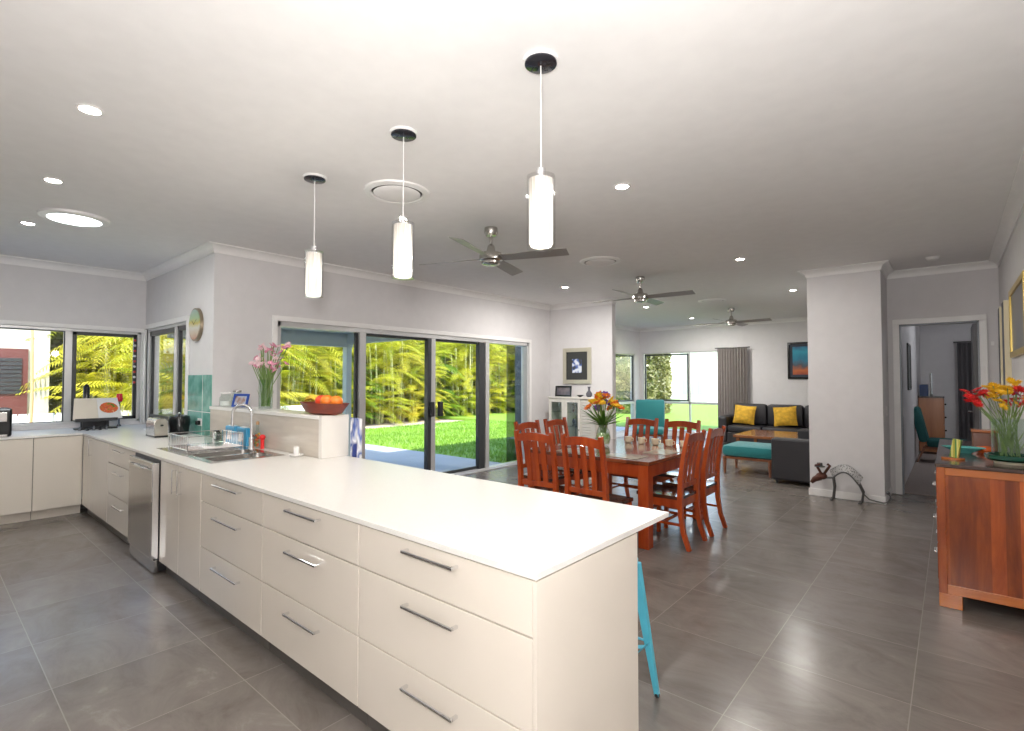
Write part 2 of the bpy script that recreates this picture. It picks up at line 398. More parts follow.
# cornices (cove) and skirtings
def cove(axis, face, sign, a0, a1, m0='', m1=''):
    """cove on a wall whose face is at 'face'; room lies on the sign side"""
    s = .09; pts = [(0, CEIL), (s, CEIL), (s, CEIL-.012)]
    for k in range(1, 6):
        t = PI/2*k/6; pts.append((s - (s-.012)*math.sin(t), CEIL-.012-(s-.024)*(1-math.cos(t))))
    pts += [(.012, CEIL-s+.012), (.012, CEIL-s), (0, CEIL-s)]
    mb = MB().prism([(face + sign*p, z) for p, z in pts], 'y' if axis == 'x' else 'x', a0, a1)
    n_ = len(pts); k = 1 if axis == 'x' else 0; w_ = {'': 0, 'i': 1, 'o': -1}
    for i in range(2*n_):
        v = list(mb.v[i]); p = pts[i % n_][0]
        v[k] += w_[m0]*p if i < n_ else -w_[m1]*p
        mb.v[i] = tuple(v)
    return mb
def skirt(axis, face, sign, a0, a1, h=.09):
    t = .014; mb = MB(); f0, f1 = face, face+sign*t
    if axis == 'x': mb.box(f0, f1, a0, a1, 0, h, .003)
    else: mb.box(a0, a1, f0, f1, 0, h, .003)
    return mb
n = 0
for args in (('x', XW, 1, -3.0, YK, '', 'i'), ('y', YK, -1, XW, XG, 'i', 'o'), ('x', XG, 1, YK, YP, 'o', 'i'), ('y', YP, -1, XG, -4.58, 'i', 'o'),
             ('x', -4.58, 1, YP, YP+.12, 'o', 'o'), ('y', YP+.12, 1, XL, -4.58, 'i', 'o'), ('x', XL, 1, YP+.12, YF, 'i', 'i'), ('y', YF, -1, XL, -1.0, 'i', 'i'), ('x', -1.0, -1, 8.65, YF, '', 'i'),
             ('x', -1.44, -1, 7.73, 8.65, 'o', ''), ('y', 7.73, -1, -1.44, -.64, 'o', 'o'), ('x', -.64, 1, 7.73, YD, 'o', 'i'), ('y', YD, -1, -.64, XR, 'i', 'i'), ('x', XR, -1, -3, YD, '', 'i')):
    n += 1; struct(cove(*args), f'trim_{n}', M['trim'], smooth=True)
for nm_, args in (('garden_near', ('x', XG, 1, 2.28, 2.69)), ('garden_far', ('x', XG, 1, 7.5, YP)), ('picture', ('y', YP, -1, XG, -4.58)), ('picture_end', ('x', -4.58, 1, YP, YP+.12)),
                  ('lounge', ('x', XL, 1, YP+.12, YF)), ('far', ('y', YF, -1, XL, -1.0)), ('pillar_front', ('y', 7.73, -1, -1.454, -.626)),
                  ('pillar_right', ('x', -.64, 1, 7.73, YD)), ('doorway_right', ('y', YD, -1, .33, XR)), ('right', ('x', XR, -1, -3, YD))):
    struct(skirt(*args), 'baseboard_'+nm_, M['trim'])

# doorway architrave
a = thing('door_1', None, None, (-.12, YD, 0)); a['kind'] = 'structure'
MB().box(-.585, -.515, YD-.02, YD, 0, 2.245, .004).box(.274, .344, YD-.02, YD, 0, 2.245, .004).box(-.585, .344, YD-.02, YD, 2.245, 2.315, .004).build('architrave', M['trim'], a)
MB().box(-.515, -.497, YD, YD+.12, 0, 2.245).box(.256, .274, YD, YD+.12, 0, 2.245).box(-.515, .274, YD, YD+.12, 2.227, 2.245).build('jamb', mat('jamb_grey', (.20, .22, .25), .3), a)

# ------------------------------------------------------------------ windows
def window(n, axis, face, a0, a1, z0, z1, stiles, dark=(), transoms=(), depth=.1, sign=1, arch=True, d0=.035, dark_sashes=()):
    """framed glazing in a wall. stiles: (a, width, material); room on the sign side"""
    w = thing(f'window_{n}', None, None, (0, 0, 0)); w['kind'] = 'structure'
    if axis == 'x': w.location = (face, (a0+a1)/2, z0)
    else: w.location = ((a0+a1)/2, face, z0)
    def B(mb, p, q, zz0, zz1, c0, c1, b=.003):
        if axis == 'x': mb.box(face-sign*c0, face-sign*c1, p, q, zz0, zz1, b)
        else: mb.box(p, q, face-sign*c0, face-sign*c1, zz0, zz1, b)
    f = MB()
    B(f, a0, a0+d0, z0, z1, .01, depth); B(f, a1-d0, a1, z0, z1, .01, depth)
    B(f, a0, a1, z1-d0, z1, .01, depth); B(f, a0, a1, z0, z0+d0, .01, depth)
    for (p, wd) in stiles: B(f, p-wd/2, p+wd/2, z0, z1, .015, depth-.01)
    for (p, q, z, h) in transoms: B(f, p, q, z-h/2, z+h/2, .015, depth-.01)
    f.build('window_frame', M['alu'], w)
    for (p, q, zz0, zz1, t) in dark_sashes:
        s = MB(); B(s, p, p+t, zz0, zz1, .03, .07); B(s, q-t, q, zz0, zz1, .03, .07); B(s, p, q, zz1-t, zz1, .03, .07); B(s, p, q, zz0, zz0+t, .03, .07)
        s.build('sash', M['alu_dark'], w)
    g = MB(); B(g, a0+.01, a1-.01, z0+.01, z1-.01, .048, .052, 0); g.build('pane', M['glass'], w)
    if arch:
        t = MB(); wd = .05
        B(t, a0-wd, a0, z0, z1, -.015, 0); B(t, a1, a1+wd, z0, z1, -.015, 0); B(t, a0-wd, a1+wd, z1, z1+wd, -.015, 0)
        t.build('architrave', M['trim'], w)
    return w
# kitchen, left wall: light mullion at y 1.29
window(1, 'x', XW, -.9, 2.02, .955, 2.16, [(1.27, .07)], dark_sashes=[(1.31, 1.985, .99, 2.125, .04), (-.865, 1.235, .985, 2.125, .012)], arch=False)
struct(MB().box(XW-.02, XW+.018, -.95, YK, 2.16, 2.21, .004), 'trim_20', M['trim'])
struct(MB().box(XW-.15, XW+.02, YK-.05, YK, .91, 2.16, .004).box(XW, XW+.06, YK-.02, YK+.1, .91, 2.2, .004), 'trim_21', M['alu'])
window(2, 'y', YK, -8.34, -6.74, .955, 2.20, [(-7.22, .07)], sign=-1, dark_sashes=[(-8.3, -7.26, .99, 2.165, .06), (-7.18, -6.78, .99, 2.165, .05)], arch=False)
struct(MB().box(-8.34, -6.66, YK-.018, YK, 2.20, 2.26, .004).box(-6.74, -6.66, YK-.018, YK, .93, 2.2, .004), 'trim_22', M['trim'])

# big garden sliding door
d = thing('door_2', None, None, (XG, 5.1, 0)); d['kind'] = 'structure'
f = MB(); f.box(XG-.13, XG-.01, 2.75, 2.80, 0, 2.2, .003).box(XG-.13, XG-.01, 7.39, 7.44, 0, 2.2, .003).box(XG-.13, XG-.01, 2.75, 7.44, 2.14, 2.2, .003).box(XG-.13, XG+.0, 2.75, 7.44, 0, .035, .003)
f.box(XG-.06, XG-.015, 3.86, 3.955, .03, 2.15, .003)
f.box(XG-.06, XG-.015, 5.10, 5.18, .03, 2.15, .003)
f.box(XG-.06, XG-.015, 6.29, 6.38, .03, 2.15, .003)
f.build('door_frame', M['alu'], d)
def sash(p, q, x0, x1, t, m, nmm='sash'):
    s = MB(); s.box(x0, x1, p, p+t, .035, 2.14, .003).box(x0, x1, q-t, q, .035, 2.14, .003).box(x0, x1, p, q, 2.14-t*.8, 2.14, .003).box(x0, x1, p, q, .035, .035+t, .003)
    return s.build(nmm, m, d)
sash(3.93, 5.10, XG-.10, XG-.065, .045, M['alu_dark'])
sash(5.16, 6.30, XG-.10, XG-.065, .045, M['alu_dark'])
sash(3.82, 3.87, XG-.1, XG-.065, .02, M['alu_dark'])
MB().box(XG-.105, XG-.02, 6.14, 6.27, .035, 2.14, .004).build('sash_edge', M['alu_dark'], d)
MB().box(XG-.105, XG-.02, 5.035, 5.10, .035, 2.14, .004).build('sash_edge', M['alu_dark'], d)
g = MB().box(XG-.085, XG-.081, 2.8, 7.39, .04, 2.14); g.build('pane', M['glass'], d)
h = MB(); h.box(XG-.02, XG+.03, 5.06, 5.13, .96, 1.18, .008); h.box(XG-.02, XG+.03, 5.22, 5.30, .96, 1.18, .008); h.build('handle', M['blackm'], d)
MB().box(XG, XG+.015, 2.69, 2.75, 0, 2.2, .003).box(XG, XG+.015, 7.44, 7.5, 0, 2.2, .003).box(XG, XG+.015, 2.69, 7.5, 2.2, 2.26, .003).build('architrave', M['trim'], d)
MB().box(XG-.15, XG+.06, 2.75, 7.44, 0.0, .02, .004).build('door_track', M['alu'], d)
# grey insect screen parked at the far end
MB().box(XG-.128, XG-.122, 6.95, 7.36, .05, 2.13).build('screen', glassmat('screen_mesh', (.5, .52, .53), .3, 1.3, .4), d)

# lounge windows
window(3, 'x', XL, 10.4, 13.12, .12, 2.24, [(11.75, .05)], transoms=[(10.4, 13.12, .89, .06)], dark_sashes=[(11.8, 13.07, .93, 2.19, .035), (10.45, 11.72, .93, 2.19, .03)], arch=False)
window(4, 'y', YF, -6.62, -4.0, .12, 2.27, [(-5.28, .04)], transoms=[(-6.62, -4.0, .9, .06)], sign=-1, dark_sashes=[(-6.57, -5.31, .94, 2.22, .04)], arch=False)

# ------------------------------------------------------------------ kitchen joinery
FY = 1.275; BT = .91
M_HANDLE = M['chrome']
def bar_handle(parent, x0, x1, z, name='handle', vertical=False, y=FY):
    m = MB()
    if vertical:
        m.box(x0, x1, y-.034, y-.024, z-.09, z+.09, .003)
        for zz in (z-.082, z+.074): m.box(x0, x1, y-.026, y-.001, zz, zz+.008)
    else:
        m.box(x0, x1, y-.036, y-.026, z-.006, z+.006, .003)
        for xx in (x0, x1-.012): m.box(xx, xx+.012, y-.028, y-.001, z-.006, z+.006, .002)
    return m.build(name, M_HANDLE, parent)
DRAWERS = ((.705, .882, .847), (.405, .699, .637), (.105, .399, .325))
def drawer_unit(x0, x1, label, hw=.30, deep=.62, ends=False):
    u = thing('drawer_cabinet', label, 'cabinet', ((x0+x1)/2, FY+deep/2, 0), 'drawer cabinets along the kitchen bench')
    MB().box(x0+.001, x1-.001, FY+.02, FY+deep, .1, .884).build('body', M['lam'], u)
    MB().box(x0+.001, x1-.001, FY+.05, FY+deep, .0, .1).build('kickboard', M['kick'], u)
    xc = (x0+x1)/2
    for z0, z1, hz in DRAWERS:
        dr = MB().box(x0+.002, x1-.002, FY, FY+.019, z0, z1, .0015).build('drawer', M['lam'], u)
        bar_handle(dr, xc-hw/2, xc+hw/2, hz)
    return u
drawer_unit(-1.965, -1.005, 'cream glossy three-drawer cabinet at the near end of the island', .29, .60)
drawer_unit(-2.905, -1.967, 'cream three-drawer cabinet, second from the near end of the island', .31, .60)
drawer_unit(-3.835, -2.907, 'cream three-drawer cabinet beside the tall-handled sink cupboard', .38, .60)
e = MB().box(-1.003, -.990, 1.272, 1.948, 0, .882, .001).build('end_panel', M['lam'])
tag(e, 'smooth cream panel closing the near end of the island', 'panel')
e = MB().box(-3.70, -1.005, 1.885, 1.945, 0, .8885).build('back_panel', M['lam']); tag(e, 'long cream panel backing the island under the bench overhang', 'panel')
u = thing('sink_cupboard', 'cream cupboard with two doors and paired chrome handles under the sink', 'cabinet', (-4.27, 1.5, 0))
MB().box(-4.70, -3.837, FY+.02, FY+.6, .1, .66).box(-4.70, -4.66, FY+.02, FY+.6, .66, .884).box(-3.88, -3.837, FY+.02, FY+.6, .66, .884).build('body', M['lam'], u)
MB().box(-4.70, -3.837, FY+.05, FY+.55, 0, .1).build('kickboard', M['kick'], u)
for p, q, hx in ((-4.698, -4.27, -4.33), (-4.266, -3.839, -4.215)):
    dd = MB().box(p, q, FY, FY+.019, .105, .882, .0015).build('door', M['lam'], u); bar_handle(dd, hx-.006, hx+.006, .77, vertical=True)
# dishwasher
u = thing('dishwasher', 'stainless steel dishwasher with a black top strip in the kitchen bench', 'dishwasher', (-5.06, 1.5, 0))
MB().box(-5.40, -4.71, FY+.0, FY+.58, .02, .88).build('body', M['blackm'], u)
MB().box(-5.395, -4.715, FY-.045, FY-.002, .12, .81, .006).build('door', M['steel'], u)
MB().box(-5.395, -4.715, FY-.045, FY-.002, .815, .862, .004).build('control_panel', M['steel'], u)
MB().box(-5.395, -4.715, FY-.03, FY-.002, .01, .11, .004).build('kick_panel', M['steel'], u)
MB().box(-4.735, -4.712, FY-.05, FY-.003, .12, .862, .004).build('chrome_edge', M['chrome'], u)
MB().box(-5.2, -4.92, FY-.07, FY-.058, .80, .812, .003).box(-5.2, -5.19, FY-.06, FY-.045, .80, .812).box(-4.93, -4.92, FY-.06, FY-.045, .80, .812).build('handle', M['chrome'], u)
drawer_unit(-6.35, -5.41, 'cream three-drawer cabinet on the far side of the steel dishwasher', .30, .60)
u = thing('corner_cupboard', 'cream corner cupboard with a single chrome-handled door', 'cabinet', (-6.9, 1.5, 0))
MB().box(-7.48, -6.355, FY+.02, FY+.6, .1, .884).build('body', M['lam'], u)
MB().box(-7.48, -6.355, FY+.05, FY+.6, 0, .1).build('kickboard', M['kick'], u)
dd = MB().box(-7.1, -6.357, FY, FY+.019, .105, .882, .0015).build('door', M['lam'], u); bar_handle(dd, -7.06, -7.045, .78, vertical=True)
MB().box(-7.478, -7.104, FY, FY+.019, .105, .882, .0015).build('filler_panel', M['lam'], u)
# cupboards under the left window
for k, (p, q) in enumerate(((-.198, .86), (.862, FY))):
    lb = ['cream glossy cupboard under the black coffee machine', 'cream glossy cupboard in the corner under the open cookbook'][k]
    u = thing('window_cupboard', lb, 'cabinet', (-7.8, (p+q)/2, 0), 'cupboards under the left window')
    MB().box(XW, -7.52, p+.001, q-.001, .1, .884).build('body', M['lam'], u)
    MB().box(XW, -7.56, p+.001, q-.001, 0, .1).build('kickboard', M['kicklight'], u)
    MB().box(-7.519, -7.5, p+.002, q-.002, .105, .882, .0015).build('door', M['lam'], u)

# stone benchtop with sink cut-out
SX0, SX1, SY0, SY1 = -4.66, -4.06, 1.42, 1.93
b = MB()
z0, z1 = .889, BT
b.box(SX1, -.987, 1.268, 2.036, z0, z1)
b.box(-3.655, -.987, 2.036, 2.25, z0, z1)
b.box(SX0, SX1, 1.268, SY0, z0, z1); b.box(SX0, SX1, SY1, 2.036, z0, z1)
b.box(-7.49, SX0, 1.268, 2.036, z0, z1); b.box(-7.49, -5.95, 2.036, YK, z0, z1)
b.box(XW, -7.49, -.2, YK, z0, z1)
o = b.build('benchtop', M['stone']); tag(o, 'long white stone benchtop running from the island to the left window', 'benchtop')
# breakfast-bar upstand wall behind the sink
u = thing('bar_upstand', 'raised cream breakfast bar ledge behind the sink with squared end', 'bar ledge', (-4.8, 2.15, 0))
MB().box(-5.948, -3.67, 2.06, 2.245, 0, 1.20).build('body', M['lam'], u)
MB().box(-3.70, -3.655, 2.038, 2.27, BT+.0005, 1.235, .001).build('end_cap', mat('upstand_end', (.8, .77, .72), .2), u)
MB().box(-5.93, -3.701, 2.036, 2.275, 1.205, 1.235, .001).build('ledge', M['stone'], u)
MB().box(-5.93, -3.701, 2.046, 2.0595, BT+.0005, 1.204).build('tile_face', blotch('beige_upstand_tile', [(.3, (.56, .50, .43)), (.7, (.64, .58, .50))], 3, .2, 4, (1, 1, 8)), u)

# green splashback + power point
o = MB().box(-6.655, -5.96, YK-.012, YK-.001, BT+.001, 1.565, .001)
u = thing('splashback', 'glossy sea-green glass splashback below the round clock', 'splashback', (-6.3, YK, BT))
o.build('panel', M['splash'], u)
MB().box(-6.658, -5.96, YK-.0135, YK-.012, 1.16, 1.166).box(-6.2, -6.195, YK-.0135, YK-.012, .91, 1.56).build('joint', M['trim'], u)
for k, x in enumerate((-6.62, -6.25)):
    u = thing('power_outlet', ['white power outlet on the green splashback, beside the window', 'white power outlet on the green splashback with a black plug'][k], 'power outlet', (x, YK-.012, 1.04), 'power outlets on the splashback')
    MB().box(x-.06, x+.06, YK-.021, YK-.0135, 1.01, 1.09, .003).build('face_plate', M['trim'], u)
    if k: MB().box(x-.02, x+.045, YK-.06, YK-.021, 1.02, 1.07, .01).build('plug', M['black'], u)

# sink
def open_box(x0, x1, y0, y1, zt, zb, t=.006, r=.05):
    m = MB(); n_ = 6; pts = []
    for cx, cy, a0 in ((x1-r, y1-r, 0), (x0+r, y1-r, 90), (x0+r, y0+r, 180), (x1-r, y0+r, 270)):
        for k in range(n_+1):
            a = R(a0+90*k/n_); pts.append((cx+r*math.cos(a), cy+r*math.sin(a)))
    N_ = len(pts); cx, cy = (x0+x1)/2, (y0+y1)/2
    vs = [(p[0], p[1], zt) for p in pts] + [(cx+(p[0]-cx)*.96, cy+(p[1]-cy)*.96, zb+.03) for p in pts] + [(cx+(p[0]-cx)*.85, cy+(p[1]-cy)*.85, zb) for p in pts]
    fs = []
    for L in range(2):
        for i in range(N_):
            fs.append((L*N_+i, L*N_+(i+1) % N_, (L+1)*N_+(i+1) % N_, (L+1)*N_+i))
    fs.append(tuple(range(2*N_, 3*N_)))
    return m.add(vs, fs)
u = thing('kitchen_sink', 'double-bowl stainless steel sink with drainer set in the white bench', 'sink', (-4.5, 1.7, BT))
rim = MB(); zt = BT+.003
BX = [(-4.635, -4.39), (-4.345, -4.10)]; BY0, BY1 = 1.455, 1.89
rim.box(-5.30, BX[0][0], 1.40, 1.95, BT+.0005, zt).box(BX[0][0], BX[1][1], 1.40, BY0, BT+.0005, zt).box(BX[0][0], BX[1][1], BY1, 1.95, BT+.0005, zt).box(BX[0][1], BX[1][0], BY0, BY1, BT+.0005, zt).box(BX[1][1], -4.04, 1.40, 1.95, BT+.0005, zt)
for k in range(9): rim.box(-5.26, -4.72, 1.47+.048*k, 1.485+.048*k, zt, zt+.003)
rim.build('drainer_rim', M['steel'], u)
for p, q in BX:
    bw = open_box(p, q, BY0, BY1, BT+.001, .72).build('bowl', M['steel'], u, smooth=True, solid=False)
    MB().cyl(((p+q)/2, 1.67, .7205), .035, .004, 20).build('drain', M['chrome'], bw)
# tap
u = thing('kitchen_tap', 'tall chrome gooseneck mixer tap arching over the sink', 'tap', (-4.60, 1.915, zt))
tx, ty = -4.60, 1.915
MB().lathe([(.028, 0), (.028, .01), (.02, .02), (.02, .10), (.016, .105)], (tx, ty, zt), 20).build('base', M['chrome'], u, True)
pts = [(tx, ty, zt+.09), (tx, ty, 1.20)]
rr = .075; dx, dy = -.55, -.83
for k in range(1, 13):
    a = PI*k/12; pts.append((tx+dx*rr*(1-math.cos(a)), ty+dy*rr*(1-math.cos(a)), 1.22+rr*math.sin(a)*1.0))
pts += [(tx+dx*.15, ty+dy*.15, 1.12)]
MB().tube(pts, .0125, 12).build('spout', M['chrome'], u, True)
MB().tube([(tx, ty, 1.0), (tx+.05, ty-.01, 1.012), (tx+.09, ty-.02, 1.05)], [.009, .008, .006], 8).build('lever', M['chrome'], u, True)

# ---------------------------------------------------------------- items on benches
def lathe_obj(name, prof, c, m, label, cat, group=None, n_=24, sx=1, sy=1):
    return tag(MB().lathe(prof, c, n_, sx, sy).build(name, m, smooth=True), label, cat, group)
# blue tins behind the tap
blue = mat('blue_tin', (.02, .30, .55), .3, noise=.05)
for k, (x, y) in enumerate(((-5.19, 1.99), (-4.92, 1.985))):
    u = thing('blue_tin', ['blue tin behind the tap, nearer the splashback', 'blue tin behind the tap, nearer the vase'][k], 'tin', (x, y, zt), 'blue tins behind the tap')
    MB().box(x-.11, x+.11, y-.03, y+.03, BT+.001, 1.075, .012).build('tin_body', blue, u)
    MB().box(x-.06, x+.05, y-.0325, y-.030, .95, 1.04).build('tin_label', blotch('tin_print%d' % k, [(.4, (.8, .8, .78)), (.55, (.05, .2, .35)), (.7, (.75, .5, .4))], 14, .4), u)
    MB().box(x-.05, x+.05, y-.02, y+.02, 1.075, 1.083, .003).build('lid', M['trim'], u)
# soap caddy of bottle and red knob thing
u = thing('chilli_bottle', 'colourful glass bottle of red, green and orange chillies by the tap', 'bottle', (-4.68, 2.0, BT))
x, y = -4.67, 1.995
MB().lathe([(.03, 0), (.034, .03), (.034, .10), (.02, .14), (.013, .16), (.013, .20), (.016, .205)], (x, y, BT+.001), 20).build('bottle_body', M['clear'], u, True)
MB().lathe([(.014, 0), (.014, .02), (.006, .03)], (x, y, BT+.206), 16).build('cork', mat('cork', (.5, .3, .15), .8), u, True)
ch = MB()
random.seed(3)
for k in range(9): ch.sph((x+random.uniform(-.014, .014), y+random.uniform(-.014, .014), BT+.02+.013*k), .013, 6, (1, 1, .8))
ch.build('chillies', blotch('chilli_mix', [(.35, (.08, .35, .03)), (.5, (.8, .25, .03)), (.62, (.75, .02, .02))], 30, .3), u, True)
o = MB().sph((-4.57, 1.995, BT+.10), .026, 8).cyl((-4.57, 1.995, BT+.001), .016, .08, 14).build('red_knob', mat('red_plastic', (.75, .02, .02), .3), smooth=True)
o.name = 'dish_brush'; tag(o, 'small red-topped dish brush standing right of the tap', 'brush')
# alarm clock
u = thing('bench_timer', 'small round black-rimmed timer on the bench below the ledge', 'timer', (-5.54, 1.97, BT))
c = Vector((-5.54, 1.97, BT+.052))
MB().tube([c+Vector((0, -.012, 0)), c+Vector((0, .02, 0))], .052, 24).build('case', M['black'], u, True)
MB().tube([c+Vector((0, -.016, 0)), c+Vector((0, -.012, 0))], .038, 24).build('dial', M['trim'], u)
MB().box(c.x-.001, c.x+.002, c.y-.018, c.y-.016, c.z, c.z+.03).box(c.x, c.x+.02, c.y-.018, c.y-.016, c.z-.001, c.z+.002).build('hand', M['black'], u)
# dish rack with glasses
u = thing('dish_rack', 'chrome wire dish rack standing on the sink drainer', 'dish rack', (-5.0, 1.68, zt))
m = MB(); X0, X1, Y0, Y1, Z0 = -5.20, -4.74, 1.47, 1.90, zt+.02
zt0 = zt+.0035
for z in (Z0, Z0+.11):
    m.tube([(X0, Y0, z), (X1, Y0, z), (X1, Y1, z), (X0, Y1, z), (X0, Y0, z)], .0035, 6)
for k in range(12):
    x = X0+(X1-X0)*k/11
    m.tube([(x, Y0, Z0+.11), (x, Y0, Z0), (x, Y1, Z0), (x, Y1, Z0+.11)], .004, 5)
    m.tube([(x, Y0+.14, Z0), (x, Y0+.14, Z0+.09), (x, Y0+.17, Z0)], .0025, 5)
for x in (X0, X1):
    for y in (Y0, Y1): m.tube([(x, y, zt0), (x, y, Z0+.11)], .005, 6)
m.build('wire_frame', M['chrome'], u, True)
for k, (x, y) in enumerate(((-5.08, 1.74), (-4.98, 1.80), (-4.87, 1.75))):
    o = MB().lathe([(.033, .0), (.030, .11), (.028, .11), (.030, .004), (.0, .004)], (x, y, Z0+.004), 18).build('drinking_glass', M['clear'], smooth=True)
    tag(o, ['upturned glass in the dish rack, at its window end', 'upturned glass in the middle of the dish rack', 'upturned glass in the dish rack, at its tap end'][k], 'glass', 'glasses in the dish rack')
# toaster
u = thing('toaster', 'rounded stainless steel toaster on a black base near the kitchen window', 'toaster', (-6.42, 1.72, BT))
prof = [(-.058, .01), (-.062, .06), (-.060, .14), (-.05, .175), (-.03, .19), (.03, .19), (.05, .175), (.060, .14), (.062, .06), (.058, .01)]
cx, cy = -6.42, 1.70
MB().prism([(cy+p, BT+z+.01) for p, z in prof], 'x', cx-.14, cx+.14).build('shell', M['steel'], u, True)
for s_ in (-1, 1): MB().prism([(cy+p*.97, BT+z*.96+.01) for p, z in prof], 'x', cx+s_*.14, cx+s_*.155).build('end', mat('toaster_end%d' % (s_+1), (.5, .45, .38), .25, metal=.7), u, True)
MB().box(cx-.16, cx+.16, cy-.06, cy+.06, BT+.001, BT+.02, .005).build('base', M['black'], u)
MB().box(cx-.11, cx+.11, cy-.03, cy-.012, BT+.198, BT+.202).box(cx-.11, cx+.11, cy+.012, cy+.03, BT+.198, BT+.202).build('slot', M['black'], u)
MB().box(cx+.155, cx+.18, cy-.012, cy+.012, BT+.12, BT+.135, .004).build('lever', M['black'], u)
# utensil pot (black kettle)
u = thing('kettle', 'squat black electric kettle beside the green splashback', 'kettle', (-6.75, 1.9, BT))
c = (-6.50, 1.93, BT+.001)
MB().lathe([(.085, 0), (.092, .01), (.10, .03)], c, 24).build('base', M['blackm'], u, True)
MB().lathe([(.095, .03), (.1, .08), (.108, .16), (.10, .20), (.05, .215), (.0, .22)], c, 24).build('kettle_body', M['black'], u, True)
MB().sph((c[0], c[1], c[2]+.228), .014, 8).build('lid_knob', M['chrome'], u, True)
MB().tube([(c[0]+.09, c[1]-.03, c[2]+.19), (c[0]+.16, c[1]-.05, c[2]+.2), (c[0]+.17, c[1]-.05, c[2]+.1), (c[0]+.1, c[1]-.03, c[2]+.05)], .01, 8).build('handle', M['black'], u, True)
# wall of small clutter by window: ladle/wand
# coffee machine
u = thing('coffee_machine', 'glossy black coffee machine at the left edge of the window bench', 'coffee machine', (-7.72, .62, BT))
MB().box(-7.92, -7.58, .42, .70, BT+.001, BT+.30, .02).build('body', M['black'], u)
MB().box(-7.585, -7.56, .46, .66, BT+.16, BT+.26, .004).build('control_panel', M['steel'], u)
MB().tube([(-7.58, .56, BT+.14), (-7.50, .56, BT+.14)], .012, 10).build('spout', M['chrome'], u, True)
MB().box(-7.58, -7.53, .46, .66, BT+.001, BT+.03, .004).build('drip_tray', M['steel'], u)
# cookbook on a stand
u = thing('book_stand', 'black wire book stand on the window bench', 'book stand', (-8.05, 1.55, BT))
by0, by1, bx = 1.25, 1.73, -8.02
MB().box(bx-.02, bx+.10, by0+.02, by1-.05, BT+.001, BT+.02, .003).box(bx-.02, bx+.10, by0+.02, by1-.05, BT+.095, BT+.112, .003).box(bx+.0, bx+.02, by0+.1, by0+.12, BT+.02, BT+.1).box(bx+.0, bx+.02, by1-.14, by1-.12, BT+.02, BT+.1).box(bx-.11, bx-.09, by0+.1, by1-.1, BT+.02, BT+.36, .003).box(bx-.1, bx-.02, by0+.1, by1-.1, BT+.001, BT+.02, .003).box(bx+.09, bx+.1, by0+.02, by1-.05, BT+.112, BT+.135).build('frame', M['blackm'], u)
def slab(p0, p1, p2, p3, t):   # four corners, thickened along their normal
    p = [Vector(q) for q in (p0, p1, p2, p3)]; nn = (p[1]-p[0]).cross(p[3]-p[0]).normalized()*t
    return [tuple(q) for q in p] + [tuple(q+nn) for q in p], [(0,3,2,1),(4,5,6,7),(0,1,5,4),(1,2,6,5),(2,3,7,6),(3,0,4,7)]
u = thing('cookbook', 'open cookbook showing a page of text and a photo of food', 'book', (-7.95, 1.59, BT+.03))
zb, ztp = BT+.12, BT+.37; xb, xtp = bx+.07, bx-.06; ym = (by0+by1)/2
MB().add(*slab((xb, by0, zb), (xb+.02, ym, zb-.0), (xtp+.02, ym, ztp), (xtp, by0+.03, ztp), .012)).build('text_page', mat('page_cream', (.72, .66, .56), .6), u)
MB().add(*slab((xb+.02, ym, zb), (xb, by1, zb), (xtp, by1-.03, ztp), (xtp+.02, ym, ztp), .012)).build('photo_page', mat('page_white', (.78, .78, .78), .5), u)
def lerp3(a_, b_, t): return Vector(a_)*(1-t)+Vector(b_)*t
BL, BR_, TR, TL = (xb+.02, ym, zb), (xb, by1, zb), (xtp, by1-.03, ztp), (xtp+.02, ym, ztp)
def onp(s_, t_, off=.0135):
    p = lerp3(lerp3(BL, BR_, s_), lerp3(TL, TR, s_), t_); nn = (Vector(BR_)-Vector(BL)).cross(Vector(TL)-Vector(BL)).normalized(); return p+nn*off
mm = MB(); ring = [onp(.5+.42*math.cos(2*PI*k/20), .52+.26*math.sin(2*PI*k/20)) for k in range(20)]
mm.add(ring, [tuple(range(20))]); mm.build('food_photo', blotch('food_print', [(.35, (.12, .25, .03)), (.48, (.75, .18, .04)), (.6, (.55, .05, .03)), (.7, (.85, .6, .3))], 28, .4), u, solid=False)
# behind the book
lathe_obj('pepper_mill', [(.03, 0), (.032, .02), (.02, .10), (.026, .2), (.034, .30), (.034, .50), (.018, .54), (.0, .55)], (-8.22, 1.42, BT+.001), M['black'], 'tall black pepper mill behind the open cookbook', 'pepper mill')
u = thing('candle_holder', 'red candle holder at the window behind the cookbook', 'candle holder', (-8.24, 1.86, BT))
MB().lathe([(.03, 0), (.012, .03), (.008, .30), (.03, .32)], (-8.24, 1.76, BT+.001), 16, 1, 1).build('stem', M['dchrome'], u, True)
MB().lathe([(.03, 0), (.038, .03), (.03, .10), (.0, .10)], (-8.24, 1.76, BT+.3215), 16).build('cup', mat('red_glass', (.6, .02, .04), .15), u, True)
# tiny things before the book
for k, (y, hgt, mt) in enumerate(((1.29, .05, 'dchrome'), (1.36, .035, 'black'), (1.42, .06, 'dchrome'), (1.48, .04, 'black'), (1.54, .055, 'dchrome'))):
    lathe_obj('salt_shaker', [(.014, 0), (.017, .01), (.010, hgt*.6), (.014, hgt*.8), (.0, hgt)], (-7.78, y, BT+.001), M[mt],
              ['chrome shaker before the cookbook, nearest the coffee machine', 'lowest black shaker before the cookbook', 'tallest chrome shaker before the cookbook, in the middle', 'black shaker before the cookbook, second from the corner', 'chrome shaker before the cookbook, nearest the corner'][k], 'shaker', 'little shakers on the window bench', 12)
